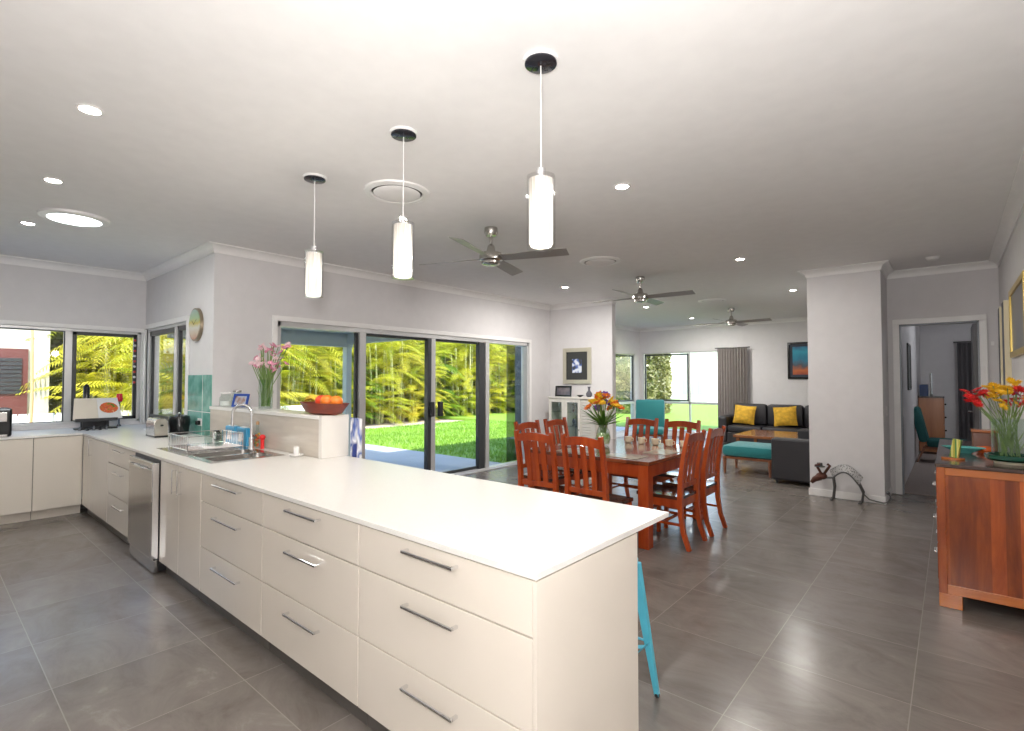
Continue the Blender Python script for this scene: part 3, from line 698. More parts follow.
# white tray with bowl in the corner
lathe_obj('white_plate', [(.05, 0), (.10, .012), (.105, .018), (.0, .012)], (-7.25, 1.88, BT+.001), M['trim'], 'white plate in the bench corner beside the kettle', 'plate')
# bead string hanging in window corner
m = MB(); m.tube([(-8.30, 1.93, 2.12), (-8.30, 1.93, 1.45)], .002, 5)
o = thing('bead_string', 'string of red and white beads hanging in the window corner', 'bead string', (-8.30, 1.93, 2.12))
m.build('cord', M['blackm'], o)
for k in range(9):
    MB().sph((-8.30, 1.93, 2.04-.07*k), .016, 6).build('bead', [mat('bead_red', (.6, .05, .03), .3), M['trim']][k % 2], o, True)
# white porcelain set by the end cap
u = thing('salt_dish', 'white porcelain dish with a small white pot by the upstand end', 'dish', (-3.93, 2.0, BT))
MB().lathe([(.035, 0), (.05, .008), (.055, .016), (.0, .01)], (-3.92, 1.975, BT+.001), 24).build('saucer', M['trim'], u, True)
MB().lathe([(.02, .012), (.022, .07), (.018, .075), (.0, .075)], (-3.92, 1.975, BT+.001), 20).build('pot', M['trim'], u, True)

# ---- on the ledge
LZ = 1.236
u = thing('glass_jar', 'squat clear glass jar on the ledge against the wall', 'jar', (-5.78, 2.15, LZ))
MB().lathe([(.05, 0), (.062, .01), (.062, .09), (.045, .11), (.045, .125)], (-5.80, 2.15, LZ), 22).build('jar_body', M['clear'], u, True)
MB().lathe([(.05, 0), (.05, .015), (.0, .02)], (-5.80, 2.15, LZ+.126), 22).build('lid', M['trim'], u, True)
MB().lathe([(.055, .006), (.055, .05), (.0, .055)], (-5.80, 2.15, LZ), 20).build('contents', M['trim'], u, True)
u = thing('glass_jar', 'clear glass jar on the ledge, between wall jar and blue photo frame', 'jar', (-5.62, 2.18, LZ))
MB().lathe([(.045, 0), (.05, .01), (.05, .12), (.035, .14), (.035, .15)], (-5.62, 2.19, LZ), 22).build('jar_body', M['clear'], u, True)
MB().lathe([(.04, 0), (.04, .015), (.0, .02)], (-5.62, 2.19, LZ+.151), 22).build('lid', M['steel'], u, True)
def framed(name, label, cat, c, axis, w, h, t, fw, mframe, mpic, tilt=0.0, mmat=None, matw=0, yaw=0):
    """picture/photo frame: frame, optional mount, picture; face towards -Y (axis y) or -X (axis x)"""
    u = thing(name, label, cat, c)
    Mx = Matrix.Translation(c) @ Matrix.Rotation(yaw + (0 if axis == 'y' else -PI/2), 4, 'Z') @ Matrix.Rotation(tilt, 4, 'X')
    f_ = MB(); f_.box(-w/2, -w/2+fw, -t, 0, 0, h, .003).box(w/2-fw, w/2, -t, 0, 0, h, .003).box(-w/2+fw, w/2-fw, -t, 0, 0, fw, .003).box(-w/2+fw, w/2-fw, -t, 0, h-fw, h, .003)
    f_.xf(Mx).build('frame', mframe, u)
    if mmat:
        MB().box(-w/2+fw, w/2-fw, -t*.45, -.001, fw, h-fw).xf(Mx).build('mount', mmat, u)
    k = fw+matw
    p_ = MB().box(-w/2+k, w/2-k, -t*.5 if mmat else -t*.4, -.0005, k, h-k).xf(Mx).build('picture', mpic, u)
    return u
framed('photo_frame', 'small tilted blue photo frame on the raised ledge', 'photo frame', (-5.40, 2.13, LZ+.002), 'y', .20, .135, .015, .022, mat('blue_frame', (.02, .07, .35), .3),
       blotch('photo_print', [(.4, (.5, .55, .62)), (.55, (.35, .22, .18)), (.65, (.05, .05, .08))], 12, .3), tilt=-.25, yaw=.35)
# vase of pink flowers
def stems_mb(c, base_r, tops, z0, r=.003):
    m_ = MB()
    for i, t in enumerate(tops):
        a = random.uniform(0, 2*PI); p0 = Vector((c[0]+base_r*.7*math.cos(a), c[1]+base_r*.7*math.sin(a), z0))
        t = Vector(t); mid = (p0+t)/2; mid.x = mid.x*.6+c[0]*.4; mid.y = mid.y*.6+c[1]*.4
        m_.tube([p0, mid, t], r, 5)
    return m_
def petals(c, r, n_, up=.25, w=.5):
    """one flower head of n petals, bent outwards"""
    m_ = MB(); c = Vector(c); tilt = Matrix.Rotation(random.uniform(-.9, .9), 4, 'X') @ Matrix.Rotation(random.uniform(-.9, .9), 4, 'Y')
    for ring, rr_, z_ in ((0, 1.0, 0), (1, .6, .25)):
        for k in range(n_):
            a = 2*PI*k/n_ + ring*.3 + random.uniform(-.1, .1)
            d_ = Vector((math.cos(a), math.sin(a), 0)); s_ = Vector((-math.sin(a), math.cos(a), 0)); R_ = r*rr_
            pts = [Vector((0,0,0)), d_*R_*.5 + s_*R_*w*.5 + Vector((0,0,R_*(up+z_))), d_*R_ + Vector((0,0,R_*(up*.9+z_))), d_*R_*.5 - s_*R_*w*.5 + Vector((0,0,R_*(up+z_)))]
            m_.add([c + (tilt @ p) for p in pts], [(0,1,2,3)])
    m_.sph(c+Vector((0,0,r*.15)), r*.22, 4)
    return m_
def leafblade(p0, p1, w, sag=.1):
    p0, p1 = Vector(p0), Vector(p1); d_ = p1-p0; s_ = d_.cross(Vector((0,0,1)));
    s_ = s_.normalized() if s_.length > 1e-5 else Vector((1,0,0))
    pts = []; vs = []; fs = []
    for k in range(6):
        t = k/5; c_ = p0+d_*t + Vector((0,0,-sag*d_.length*t*t)); ww = w*math.sin(PI*min(1, .12+t*.88))*.5
        vs += [c_-s_*ww, c_+Vector((0,0,-ww*.3)), c_+s_*ww]
    for k in range(5):
        a_ = k*3; fs += [(a_, a_+1, a_+4, a_+3), (a_+1, a_+2, a_+5, a_+4)]
    return vs, fs
GREEN = leafmat('stem_leaf', (.05, .16, .02), (.14, .28, .04), .3, 6)
STEM = mat('stem_green', (.16, .26, .06), .5)
random.seed(11)
vc = (-4.87, 2.15, LZ)
u = thing('pink_flower_vase', 'tall glass vase of small pink flowers on the raised ledge', 'vase of flowers', vc)
MB().lathe([(.055, 0), (.06, .004), (.062, .28), (.058, .28), (.055, .012), (0, .012)], vc, 26).build('glass_vase', M['clear'], u, True)
tops = [(vc[0]+random.gauss(0, .13), vc[1]+random.gauss(0, .05), LZ+random.uniform(.36, .60)) for _ in range(44)]
stems_mb(vc, .05, tops, LZ+.03, .0035).build('stems', STEM, u)
m = MB()
for k in range(18):
    p = (vc[0]+random.uniform(-.05, .05), vc[1]+random.uniform(-.04, .04), LZ+random.uniform(.02, .3)); a = random.uniform(0, 2*PI)
    m.add(*leafblade(p, (p[0]+.04*math.cos(a), p[1]+.03*math.sin(a), p[2]+.1), .02))
m.build('leaves', GREEN, u, solid=False)
pinks = [mat('pink_petal', (.72, .30, .42), .6), mat('pale_pink_petal', (.85, .62, .66), .6)]
for k, t in enumerate(tops):
    petals(t, .036, 9, .35).build('flower_head', pinks[k % 2], u, solid=False)
# wooden bowl with fruit
bc = (-3.84, 2.155, LZ)
o = MB().lathe([(.17, 0), (.24, .012), (.325, .088), (.335, .092), (.318, .088), (.22, .02), (0, .018)], bc, 36, 1, .34).build('fruit_bowl', wood('bowl_wood', (.09, .012, .004), (.19, .024, .007), (.27, .04, .010), .45, 'x', .1, 9), smooth=True)
tag(o, 'oval red-brown wooden bowl holding fruit on the ledge end', 'bowl')
orange = mat('orange_skin', (.85, .22, .02), .4, bump=.3, bscale=150)
for k, (dx, dy, r_, m_, lb) in enumerate(((.075, -.01, .055, 'o', 'orange in the wooden bowl, right beside the red apple'), (.175, .01, .05, 'o', 'orange at the right end of the wooden bowl'), (-.03, 0, .052, 'a', 'red apple in the middle of the wooden bowl'), (-.085, .03, .032, 'l', 'yellow lemon in the wooden bowl beside the bananas'))):
    u = thing({'o': 'orange', 'a': 'apple', 'l': 'lemon'}[m_], lb, {'o': 'orange', 'a': 'apple', 'l': 'lemon'}[m_], (bc[0]+dx, bc[1]+dy, LZ+.085+r_-.03), 'oranges in the wooden bowl' if m_ == 'o' else None)
    cc = (bc[0]+dx, bc[1]+dy, LZ+.105)
    MB().sph(cc, r_, 10, (1.0, 1.0, .93)).build('skin', orange if m_ == 'o' else mat('apple_skin', (.7, .06, .02), .3, noise=.3) if m_ == 'a' else mat('lemon_skin', (.85, .65, .05), .4), u, True)
    MB().cyl((cc[0], cc[1], cc[2]+r_*.9), .004, .008, 8).build('stalk', mat('stalk%d' % k, (.1, .08, .02), .8), u)
for k in range(3):
    m = MB(); x0 = bc[0]-.25+.012*k; pts = []; 
    for j in range(9):
        t = j/8; pts.append((x0+.20*t, bc[1]-.03+.025*k, LZ+.10+.035*math.sin(PI*t)))
    m.tube(pts, [.004, .012, .016, .017, .017, .016, .014, .009, .004], 8)
    o = m.build('banana', mat('banana_skin%d' % k, (.85, .60, .06), .45), smooth=True)
    tag(o, ['banana at the front of the wooden bowl', 'middle banana in the wooden bowl', 'banana at the back of the wooden bowl'][k], 'banana', 'bananas in the wooden bowl')
# blue and white patterned cloth
o = MB()
vs = []; fs = []; nx, nz = 14, 10
for j in range(nz+1):
    for i in range(nx+1):
        t = i/nx; vs.append((-3.78+.14*t, 2.262+.02+.01*math.sin(t*14), .55+.66*j/nz))
for j in range(nz):
    for i in range(nx): a_ = j*(nx+1)+i; fs.append((a_, a_+1, a_+nx+2, a_+nx+1))
n0 = len(vs); vs += [(v[0], v[1]+.006, v[2]) for v in vs]; fs += [tuple(reversed([i+n0 for i in f_])) for f_ in fs]
m = MB().add(vs, fs); 
MB2 = m.xf(Matrix.Translation((0.13, 0.0, 0)))
cl = MB2.build('hanging_cloth', blotch('blue_white_print', [(.40, (.03, .05, .22)), (.47, (.75, .77, .8)), (.55, (.05, .1, .35)), (.62, (.8, .8, .8))], 9, .8, 2, (1, 1, .4)), smooth=True, solid=False)
tag(cl, 'blue and white patterned cloth hanging behind the ledge end', 'cloth')

# wall clock
u = thing('wall_clock', 'round wall clock with a landscape face above the splashback', 'clock', (-6.42, YK, 2.13))
c = Vector((-6.42, YK, 2.13))
MB().tube([c+Vector((0, -.03, 0)), c+Vector((0, -.001, 0))], [.185, .19], 40).build('rim', mat('clock_rim', (.25, .2, .14), .3, metal=.5), u, True)
mclk = zpic('clock_face', [(0, (.45, .2, .12)), (.2, (.55, .45, .35)), (.4, (.6, .6, .55)), (.55, (.55, .45, .08)), (.7, (.35, .5, .3)), (1, (.35, .45, .45))], 1.96-2.13, 2.30-2.13, .12, 12)
o = MB().tube([Vector((0, -.036, 0)), Vector((0, -.030, 0))], .168, 40)
o.xf(Matrix.Translation(c)); o.build('face', mclk, u)
MB().tube([(c.x, YK-.040, c.z), (c.x-.055, YK-.040, c.z+.045)], .0028, 6).build('hand', M['dchrome'], u)
MB().tube([(c.x, YK-.041, c.z), (c.x+.085, YK-.041, c.z+.055)], .002, 6).build('hand', M['dchrome'], u)
# ------------------------------------------------------------------ ceiling fittings
M['lamp'] = emit('downlight_glow', (1, .97, .93), 8)
DL = [(-3.476, .587, 'downlight nearest the camera on the left side of the ceiling'), (-4.92, .632, 'downlight between the nearest left one and the skylight tube'), (-6.45, .664, 'downlight beyond the skylight tube, near the left window'),
      (-1.843, 3.42, 'downlight to the right of the nearest pendant lamp'), (-1.897, 6.42, 'downlight right of the middle ceiling fan, before the pillar'), (-1.91, 9.2, 'downlight just left of the pillar top'),
      (-4.58, 9.45, 'downlight just below the middle fan motor'), (-4.58, 11.83, 'downlight in the lounge ceiling nearest the corner windows'), (-4.55, 6.59, 'downlight right of the nearest ceiling fan')]
def add_light(name, kind, loc, energy, size=.1, col=(1, 1, 1), rot=(0, 0, 0), spread=None):
    l = bpy.data.lights.new(name, kind); l.energy = energy; l.color = col
    if kind == 'AREA':
        l.shape = 'DISK'; l.size = size
        if spread: l.spread = spread
    elif kind == 'POINT': l.shadow_soft_size = size
    o = bpy.data.objects.new(name, l); COL.objects.link(o); o.location = loc; o.rotation_euler = rot
    return o
for i, (x, y, lb) in enumerate(DL):
    u = thing('downlight', 'small round recessed ' + lb, 'downlight', (x, y, CEIL), 'recessed ceiling downlights')
    MB().lathe([(.062, 0), (.058, -.006), (.048, -.008), (.046, -.002), (.046, 0)], (x, y, CEIL-.0005), 24).build('rim', M['trim'], u, True)
    MB().lathe([(0, -.003), (.045, -.003)], (x, y, CEIL-.0005), 24).build('diffuser', M['lamp'], u, solid=False)
    add_light('downlight_lamp', 'AREA', (x, y, CEIL-.012), 4.5 if i < 3 else 9 if i == 3 else 15 if i == 4 else 12 if i == 5 else 36, .09, (1, .96, .91))
# skylight tube
u = thing('ceiling_skylight', 'large bright round skylight tube in the kitchen ceiling', 'skylight', (-5.9, .91, CEIL))
MB().lathe([(.25, 0), (.245, -.02), (.19, -.03), (.19, -.0), (.25, 0)], (-5.9, .91, CEIL-.0005), 40).build('rim', M['trim'], u, True)
MB().lathe([(0, -.02), (.19, -.012)], (-5.9, .91, CEIL), 40).build('diffuser', emit('skylight_glow', (.9, 1, 1), 6), u, solid=False)
add_light('skylight_lamp', 'AREA', (-5.9, .91, CEIL-.035), 5, .36, (.93, .98, 1))
# vents
for i, (x, y, lb) in enumerate(((-3.22, 2.40, 'round ceiling vent behind the middle pendant lamp'), (-3.22, 5.42, 'round ceiling vent between the two nearer ceiling fans'), (-3.28, 9.46, 'round ceiling vent between the middle and far fans'))):
    u = thing('ceiling_vent', lb, 'vent', (x, y, CEIL), 'round ceiling vents')
    MB().lathe([(.25, 0), (.245, -.012), (.2, -.02), (.19, -.008), (.19, 0)], (x, y, CEIL-.0005), 40).build('rim', M['trim'], u, True)
    MB().lathe([(.0, -.03), (.10, -.030), (.165, -.024), (.178, -.016), (.0, -.012)], (x, y, CEIL-.0005), 40).build('diffuser_plate', M['ceil'], u, True)
    MB().lathe([(.0, -.003), (.19, -.003)], (x, y, CEIL-.0005), 40).build('throat', M['kick'], u, solid=False)
# smoke detector
u = thing('smoke_detector', 'white round smoke detector near the bedroom doorway', 'smoke detector', (-.14, 7.8, CEIL))
MB().lathe([(.06, 0), (.058, -.025), (.04, -.038), (0, -.04)], (-.14, 7.8, CEIL-.0005), 28).build('cover', M['trim'], u, True)
MB().lathe([(.068, 0), (.068, -.008), (.0, -.008)], (-.14, 7.8, CEIL-.0003), 28).build('base_plate', M['trim'], u)
# pendants
def shade_mat():
    m, nt, b = nm('pendant_shade')
    tc = N(nt, 'ShaderNodeTexCoord'); mp = N(nt, 'ShaderNodeMapping'); mp.inputs['Scale'].default_value = (60, 60, 2.2); lnk(nt, tc.outputs['Object'], mp.inputs['Vector'])
    n_ = N(nt, 'ShaderNodeTexNoise'); n_.inputs['Scale'].default_value = 1; lnk(nt, mp.outputs[0], n_.inputs['Vector'])
    sp = N(nt, 'ShaderNodeSeparateXYZ'); lnk(nt, tc.outputs['Object'], sp.inputs[0])
    mr = N(nt, 'ShaderNodeMapRange'); lnk(nt, sp.outputs[2], mr.inputs['Value']); mr.inputs['From Min'].default_value = -.53; mr.inputs['From Max'].default_value = -.70
    mr.inputs['To Min'].default_value = .05; mr.inputs['To Max'].default_value = .62
    r = ramp(nt, [(.35, (.55, .48, .38)), (.55, (1, .95, .86))]); lnk(nt, n_.outputs['Fac'], r.inputs['Fac'])
    lnk(nt, r.outputs[0], b.inputs['Emission Color']); lnk(nt, mr.outputs[0], b.inputs['Emission Strength']); r2 = ramp(nt, [(.35, (.38, .34, .29)), (.6, (.72, .68, .62))]); lnk(nt, n_.outputs['Fac'], r2.inputs['Fac']); lnk(nt, r2.outputs[0], b.inputs['Base Color'])
    b.inputs['Roughness'].default_value = .2
    return m
M['shade'] = shade_mat()
def make_pendant(label):
    u = thing('pendant_lamp', label, 'pendant lamp', (0, 0, CEIL), 'glass pendant lamps over the island')
    MB().lathe([(.080, 0), (.080, -.012), (.076, -.014)], (0, 0, CEIL-.0005), 36).build('mounting_plate', M['trim'], u, True)
    MB().lathe([(.073, -.0145), (.073, -.021), (.07, -.023)], (0, 0, CEIL-.0005), 36).build('canopy', M['mirror_black'], u, True)
    MB().tube([(0, 0, CEIL-.028), (0, 0, 2.44)], .003, 6).build('cord', M['trim'], u)
    MB().cyl((0, 0, 2.41), .022, .05, 16).build('lamp_holder', M['chrome'], u, True)
    MB().lathe([(.0, 2.105), (.045, 2.108), (.054, 2.12), (.054, 2.41), (.02, 2.415)], (0, 0, 0), 32).build('lamp_shade', M['shade'], u, True)
    MB().lathe([(.064, 2.10), (.064, 2.425)], (0, 0, 0), 32).build('outer_glass', glassmat('pendant_glass', (.93, .93, .93), .7, 1.5), u, True, solid=False)
    for q in children(u):
        q.data.transform(Matrix.Translation((0, 0, 0)))
    return u
p0 = make_pendant('cylindrical glass pendant lamp nearest the camera, over the island')
p0.location = (-1.386, 1.82, CEIL)
for x, lb in ((-2.41, 'cylindrical glass pendant lamp in the middle, before the round vent'), (-3.43, 'cylindrical glass pendant lamp farthest from the camera, before the wall')):
    dup(p0, (x, 1.84, CEIL), 0, lb)
for x in (-1.386, -2.41, -3.43): add_light('pendant_light', 'POINT', (x, 1.83, 2.03), 5, .06, (1, .93, .82))
# fans
M['blade_m'] = mat('fan_blade', (.30, .285, .27), .35, metal=.5)
M['fan_metal'] = mat('fan_nickel', (.50, .48, .45), .25, metal=1)
def make_fan(label):
    u = thing('ceiling_fan', label, 'ceiling fan', (0, 0, CEIL), 'brushed four-blade ceiling fans')
    MB().lathe([(.062, -.0), (.064, -.05), (.05, -.075), (.0, -.075)], (0, 0, CEIL-.0005), 28).build('canopy', M['fan_metal'], u, True)
    MB().tube([(0, 0, CEIL-.07), (0, 0, 2.74)], .013, 12).build('rod', M['fan_metal'], u, True)
    MB().lathe([(.018, 2.80), (.03, 2.79), (.042, 2.745), (.045, 2.73), (.10, 2.715), (.112, 2.69), (.11, 2.65), (.09, 2.635), (.09, 2.615), (.07, 2.605), (0, 2.602)], (0, 0, 0), 36).build('motor', M['fan_metal'], u, True)
    for k in range(4):
        a = PI/2*k; m_ = MB()
        n0 = 0
        prof = [(.09, .045), (.18, .05), (.40, .062), (.73, .066), (.75, .06)]
        vs = []
        for r_, w_ in prof:
            for s_, dz in ((-1, .016), (1, -.016)):
                vs.append((r_, s_*w_, 2.668+dz+.0025)); vs.append((r_, s_*w_, 2.668+dz-.0025))
        fs = []
        for i in range(len(prof)-1):
            b0 = i*4; b1 = b0+4
            fs += [(b0, b0+2, b1+2, b1), (b0+1, b1+1, b1+3, b0+3), (b0, b1, b1+1, b0+1), (b0+2, b0+3, b1+3, b1+2)]
        fs += [(0, 1, 3, 2), (16, 18, 19, 17)]
        m_.add(vs, fs).xf(Matrix.Rotation(a, 4, 'Z')).build('blade', M['blade_m'], u)
    return u
f0 = make_fan('brushed metal ceiling fan nearest the camera, between two pendant lamps'); f0.location = (-3.31, 3.56, CEIL); f0.rotation_euler = (0, 0, R(20))
dup(f0, (-3.30, 6.63, CEIL), R(3), 'brushed metal ceiling fan in the middle, over the dining end')
dup(f0, (-3.34, 10.69, CEIL), R(-4), 'brushed metal ceiling fan farthest away, over the lounge')

# ------------------------------------------------------------------ dining
TX0, TX1, TY0, TY1, TZ = -3.45, -2.05, 4.26, 5.66, .78
u = thing('dining_table', 'square red-brown timber dining table with thick square legs', 'table', ((TX0+TX1)/2, (TY0+TY1)/2, 0))
MB().box(TX0, TX1, TY0, TY1, TZ-.035, TZ, .004).build('tabletop', M['red_wood_x'], u)
a = MB(); i_ = .03
a.box(TX0+i_, TX1-i_, TY0+i_, TY0+i_+.025, TZ-.15, TZ-.036).box(TX0+i_, TX1-i_, TY1-i_-.025, TY1-i_, TZ-.15, TZ-.036).box(TX0+i_, TX0+i_+.025, TY0+i_+.026, TY1-i_-.026, TZ-.15, TZ-.036).box(TX1-i_-.025, TX1-i_, TY0+i_+.026, TY1-i_-.026, TZ-.15, TZ-.036)
a.build('apron', M['red_wood'], u)
for x in (TX0+.015, TX1-.115):
    for y in (TY0+.015, TY1-.115): MB().box(x, x+.10, y, y+.10, 0, TZ-.036, .004).build('leg', M['red_wood'], u)
def make_chair(label):
    u = thing('dining_chair', label, 'chair', (0, 0, 0), 'red timber dining chairs around the table')
    W = .215
    prof = [(-.265, .0), (-.215, .14), (-.19, .30), (-.185, .46), (-.195, .65), (-.225, .85), (-.265, 1.04)]
    for s_ in (-1, 1):
        MB().sweep([(s_*(W-.02), y, z) for y, z in prof], .036, [.034, .036, .04, .046, .04, .036, .03]).build('back_leg', M['red_wood'], u)
        MB().sweep([(s_*(W-.02), .20, 0), (s_*(W-.02), .19, .44)], .036, [.030, .038]).build('front_leg', M['red_wood'], u)
    # seat, slightly dished
    vs = []; fs = []; K = 8
    for j in range(K+1):
        for i in range(K+1):
            x = -W+2*W*i/K; y = -.19+.42*j/K
            dish = -.012*(1-(x/W)**2)*(1-((y-.0)/.23)**2)
            vs.append((x*(1 if y > 0 else .97), y, .465+max(-.012, min(0, dish))))
    n0 = len(vs); vs += [(v[0], v[1], .435) for v in vs]
    for j in range(K):
        for i in range(K):
            a_ = j*(K+1)+i; fs.append((a_, a_+1, a_+K+2, a_+K+1)); fs.append((n0+a_, n0+a_+K+1, n0+a_+K+2, n0+a_+1))
    rim_ = [i for i in range(K+1)] + [(K+1)*j+K for j in range(1, K+1)] + [(K+1)*K+i for i in range(K-1, -1, -1)] + [(K+1)*j for j in range(K-1, 0, -1)]
    for a_, b_ in zip(rim_, rim_[1:]+rim_[:1]): fs.append((a_, b_, b_+n0, a_+n0))
    MB().add(vs, fs).build('seat', M['dark_seat'], u, True)
    sr = MB(); sr.box(-W+.04, W-.04, .175, .195, .36, .434).box(-W+.012, -W+.03, -.17, .17, .36, .434).box(W-.03, W-.012, -.17, .17, .36, .434).box(-W+.04, W-.04, -.185, -.165, .36, .434)
    sr.build('seat_rail', M['red_wood'], u)
    # top rail, arched
    pts = []; n_ = 16
    for k in range(n_+1):
        t = -1+2*k/n_; pts.append((t*(W-.036), 1.008+.020*math.cos(t*PI/2)**1.0*1.0 - .010*math.cos(t*PI*1.0)*0 + (.006 if abs(t) > .95 else 0)))
    low = [(t_*(W-.036), .935+.02*math.cos(t_*PI/2)) for t_ in [1-2*k/n_ for k in range(n_+1)]]
    ym_ = -.252
    MB().prism(pts+low, 'y', ym_-.011, ym_+.011).build('top_rail', M['red_wood'], u)
    MB().box(-W+.036, W-.036, -.197, -.177, .53, .575, .003).build('lower_rail', M['red_wood'], u)
    for x in (-.088, 0, .088):
        MB().sweep([(x, -.187, .55), (x, -.197, .68), (x, -.222, .82), (x, -.248, .95)], [.05, .05, .052, .056], .012).build('slat', M['red_wood'], u)
    st = MB(); st.box(-W+.02, -W+.036, -.21, .18, .20, .222).box(W-.036, W-.02, -.21, .18, .20, .222).box(-W+.03, W-.03, -.02, -.004, .20, .222).box(-W+.036, W-.036, .185, .2, .26, .282)
    st.build('stretcher', M['red_wood'], u)
    return u
c0 = make_chair('dining chair with its back to the island, on the left')
c0.location = (-2.93, 3.97, 0); c0.rotation_euler = (0, 0, R(3))
for x, y, r_, lb in ((-2.39, 3.97, R(-2), 'dining chair with its back to the island, on the right'),
                     (-3.46, 4.61, R(-90), 'dining chair on the garden side, farther left'),
                     (-3.46, 5.16, R(-91), 'dining chair on the garden side, nearer the display cabinet'),
                     (-2.95, 5.69, R(180), 'dining chair at the lounge end, before the teal armchair'),
                     (-2.43, 5.69, R(180), 'dining chair at the lounge end, nearer the sofa'),
                     (-2.045, 4.68, R(90), 'dining chair on the open-floor side, nearest the island corner'),
                     (-2.045, 5.245, R(90), 'dining chair on the open-floor side, farther from the island')):
    dup(c0, (x, y, 0), r_, lb)
# placemats
pm = mat('placemat_glaze', (.42, .38, .30), .12, noise=.2, nscale=20)
for k, (x, y, w_, d_, lb) in enumerate(((-2.93, 4.46, .36, .26, 'pale placemat before the left chair on the island side'), (-2.39, 4.46, .36, .26, 'pale placemat before the right chair on the island side'),
      (-3.24, 4.9, .26, .36, 'pale placemat on the garden side of the table'), (-2.23, 4.95, .26, .36, 'pale placemat on the open-floor side of the table'),
      )):
    o = MB().box(x-w_/2, x+w_/2, y-d_/2, y+d_/2, TZ+.0005, TZ+.005, .002).build('placemat', pm); tag(o, lb, 'placemat', 'placemats on the dining table')
cupm = mat('cream_ceramic', (.78, .70, .52), .3)
for k in range(5):
    x = -2.87+.165*k; y = 5.44
    u = thing('cup', ['cream cup at the left end of the row on the table', 'cream cup, second from the left in the row on the table', 'cream cup in the middle of the row on the table', 'cream cup, second from the right in the row on the table', 'cream cup at the right end of the row on the table'][k], 'cup', (x, y, TZ), 'cream cups along the far table edge')
    MB().lathe([(.025, 0), (.036, .01), (.042, .07), (.038, .07), (.030, .012), (0, .010)], (x, y, TZ+.001), 20).build('cup_body', cupm, u, True)
    MB().tube([(x+.038, y, TZ+.06), (x+.062, y, TZ+.055), (x+.062, y, TZ+.03), (x+.035, y, TZ+.022)], .005, 6).build('handle', cupm, u, True)
# vase of orange/yellow flowers on the table
random.seed(21)
vc = (-2.96, 5.02, TZ+.001)
u = thing('table_flower_vase', 'clear glass vase of yellow, orange and purple flowers on the dining table', 'vase of flowers', vc)
MB().lathe([(.055, 0), (.07, .02), (.085, .08), (.07, .16), (.05, .21), (.06, .26), (.056, .26), (.046, .21), (.066, .16), (.08, .08), (0, .01)], vc, 26).build('glass_vase', M['clear'], u, True)
MB().lathe([(.0, .012), (.065, .025), (.077, .08), (.066, .14), (.0, .142)], vc, 20).build('greenery', blotch('vase_water', [(.4, (.25, .4, .12)), (.6, (.6, .65, .45))], 14, .2), u, True)
heads = []
for k in range(24):
    a = random.uniform(0, 2*PI); rr_ = random.uniform(.02, .20); heads.append((vc[0]+rr_*math.cos(a), vc[1]+rr_*math.sin(a), TZ+.53-rr_*.7+random.uniform(-.03, .05)))
stems_mb(vc, .04, heads, TZ+.1, .004).build('stems', STEM, u)
m = MB()
for k in range(34):
    a = random.uniform(0, 2*PI); L_ = random.uniform(.22, .42)
    m.add(*leafblade((vc[0], vc[1], TZ+.22), (vc[0]+L_*.8*math.cos(a), vc[1]+L_*.8*math.sin(a), TZ+.25+random.uniform(.05, .25)), .035, .12))
m.build('leaves', GREEN, u, solid=False)
fm = [mat('yellow_petal', (.85, .55, .02), .5), mat('orange_petal', (.85, .22, .03), .5), mat('purple_petal', (.18, .08, .40), .5)]
for k, h_ in enumerate(heads):
    m = petals(h_, .062, 8, .5, .75); m.build('flower_head', fm[(0, 1, 0, 1, 0, 2, 1)[k % 7]], u, solid=False)
# patterned cushion on chair
o = MB().box(-3.62, -3.28, 5.0, 5.32, .470, .50, .015).build('seat_pad', blotch('zebra_print', [(.45, (.02, .02, .02)), (.5, (.8, .8, .8))], 14, .8, 2, (1, 3, 1))); tag(o, 'black and white patterned pad on a garden-side chair seat', 'seat pad')

# ------------------------------------------------------------------ display cabinet and picture on the wall
CX0, CX1, CY0, CY1, CZ = -5.72, -4.72, 7.74, 8.084, 1.20
cw = mat('cabinet_white', (.72, .69, .63), .4)
u = thing('display_cabinet', 'low cream display cabinet with two glass doors and a slatted end', 'cabinet', ((CX0+CX1)/2, (CY0+CY1)/2, 0))
b = MB()
b.box(CX0, CX1, CY1-.02, CY1, .06, CZ-.03).box(CX0, CX0+.02, CY0+.02, CY1-.02, .06, CZ-.03).box(CX1-.02, CX1, CY0+.02, CY1-.02, .06, CZ-.03).box(CX0+.02, CX1-.02, CY0+.02, CY1-.02, .06, .09)
for x in (CX0+.36, CX0+.70): b.box(x-.01, x+.01, CY0+.02, CY1-.02, .09, CZ-.03)
for x in (CX0+.002, CX1-.052):
    for y in (CY0+.02, CY1-.07): b.box(x, x+.05, y, y+.05, 0, .06)
b.build('carcass', cw, u)
MB().box(CX0-.015, CX1+.015, CY0-.01, CY1, CZ-.03, CZ, .004).build('top', cw, u)
sh = MB()
for z in (.40, .66, .92): sh.box(CX0+.021, CX0+.349, CY0+.03, CY1-.021, z, z+.008); sh.box(CX0+.371, CX0+.689, CY0+.03, CY1-.021, z, z+.008)
sh.build('shelf', M['clear'], u)
MB().box(CX0+.021, CX0+.69, CY1-.026, CY1-.021, .1, CZ-.04).build('back_panel', mat('cab_inside', (.38, .37, .35), .5), u)
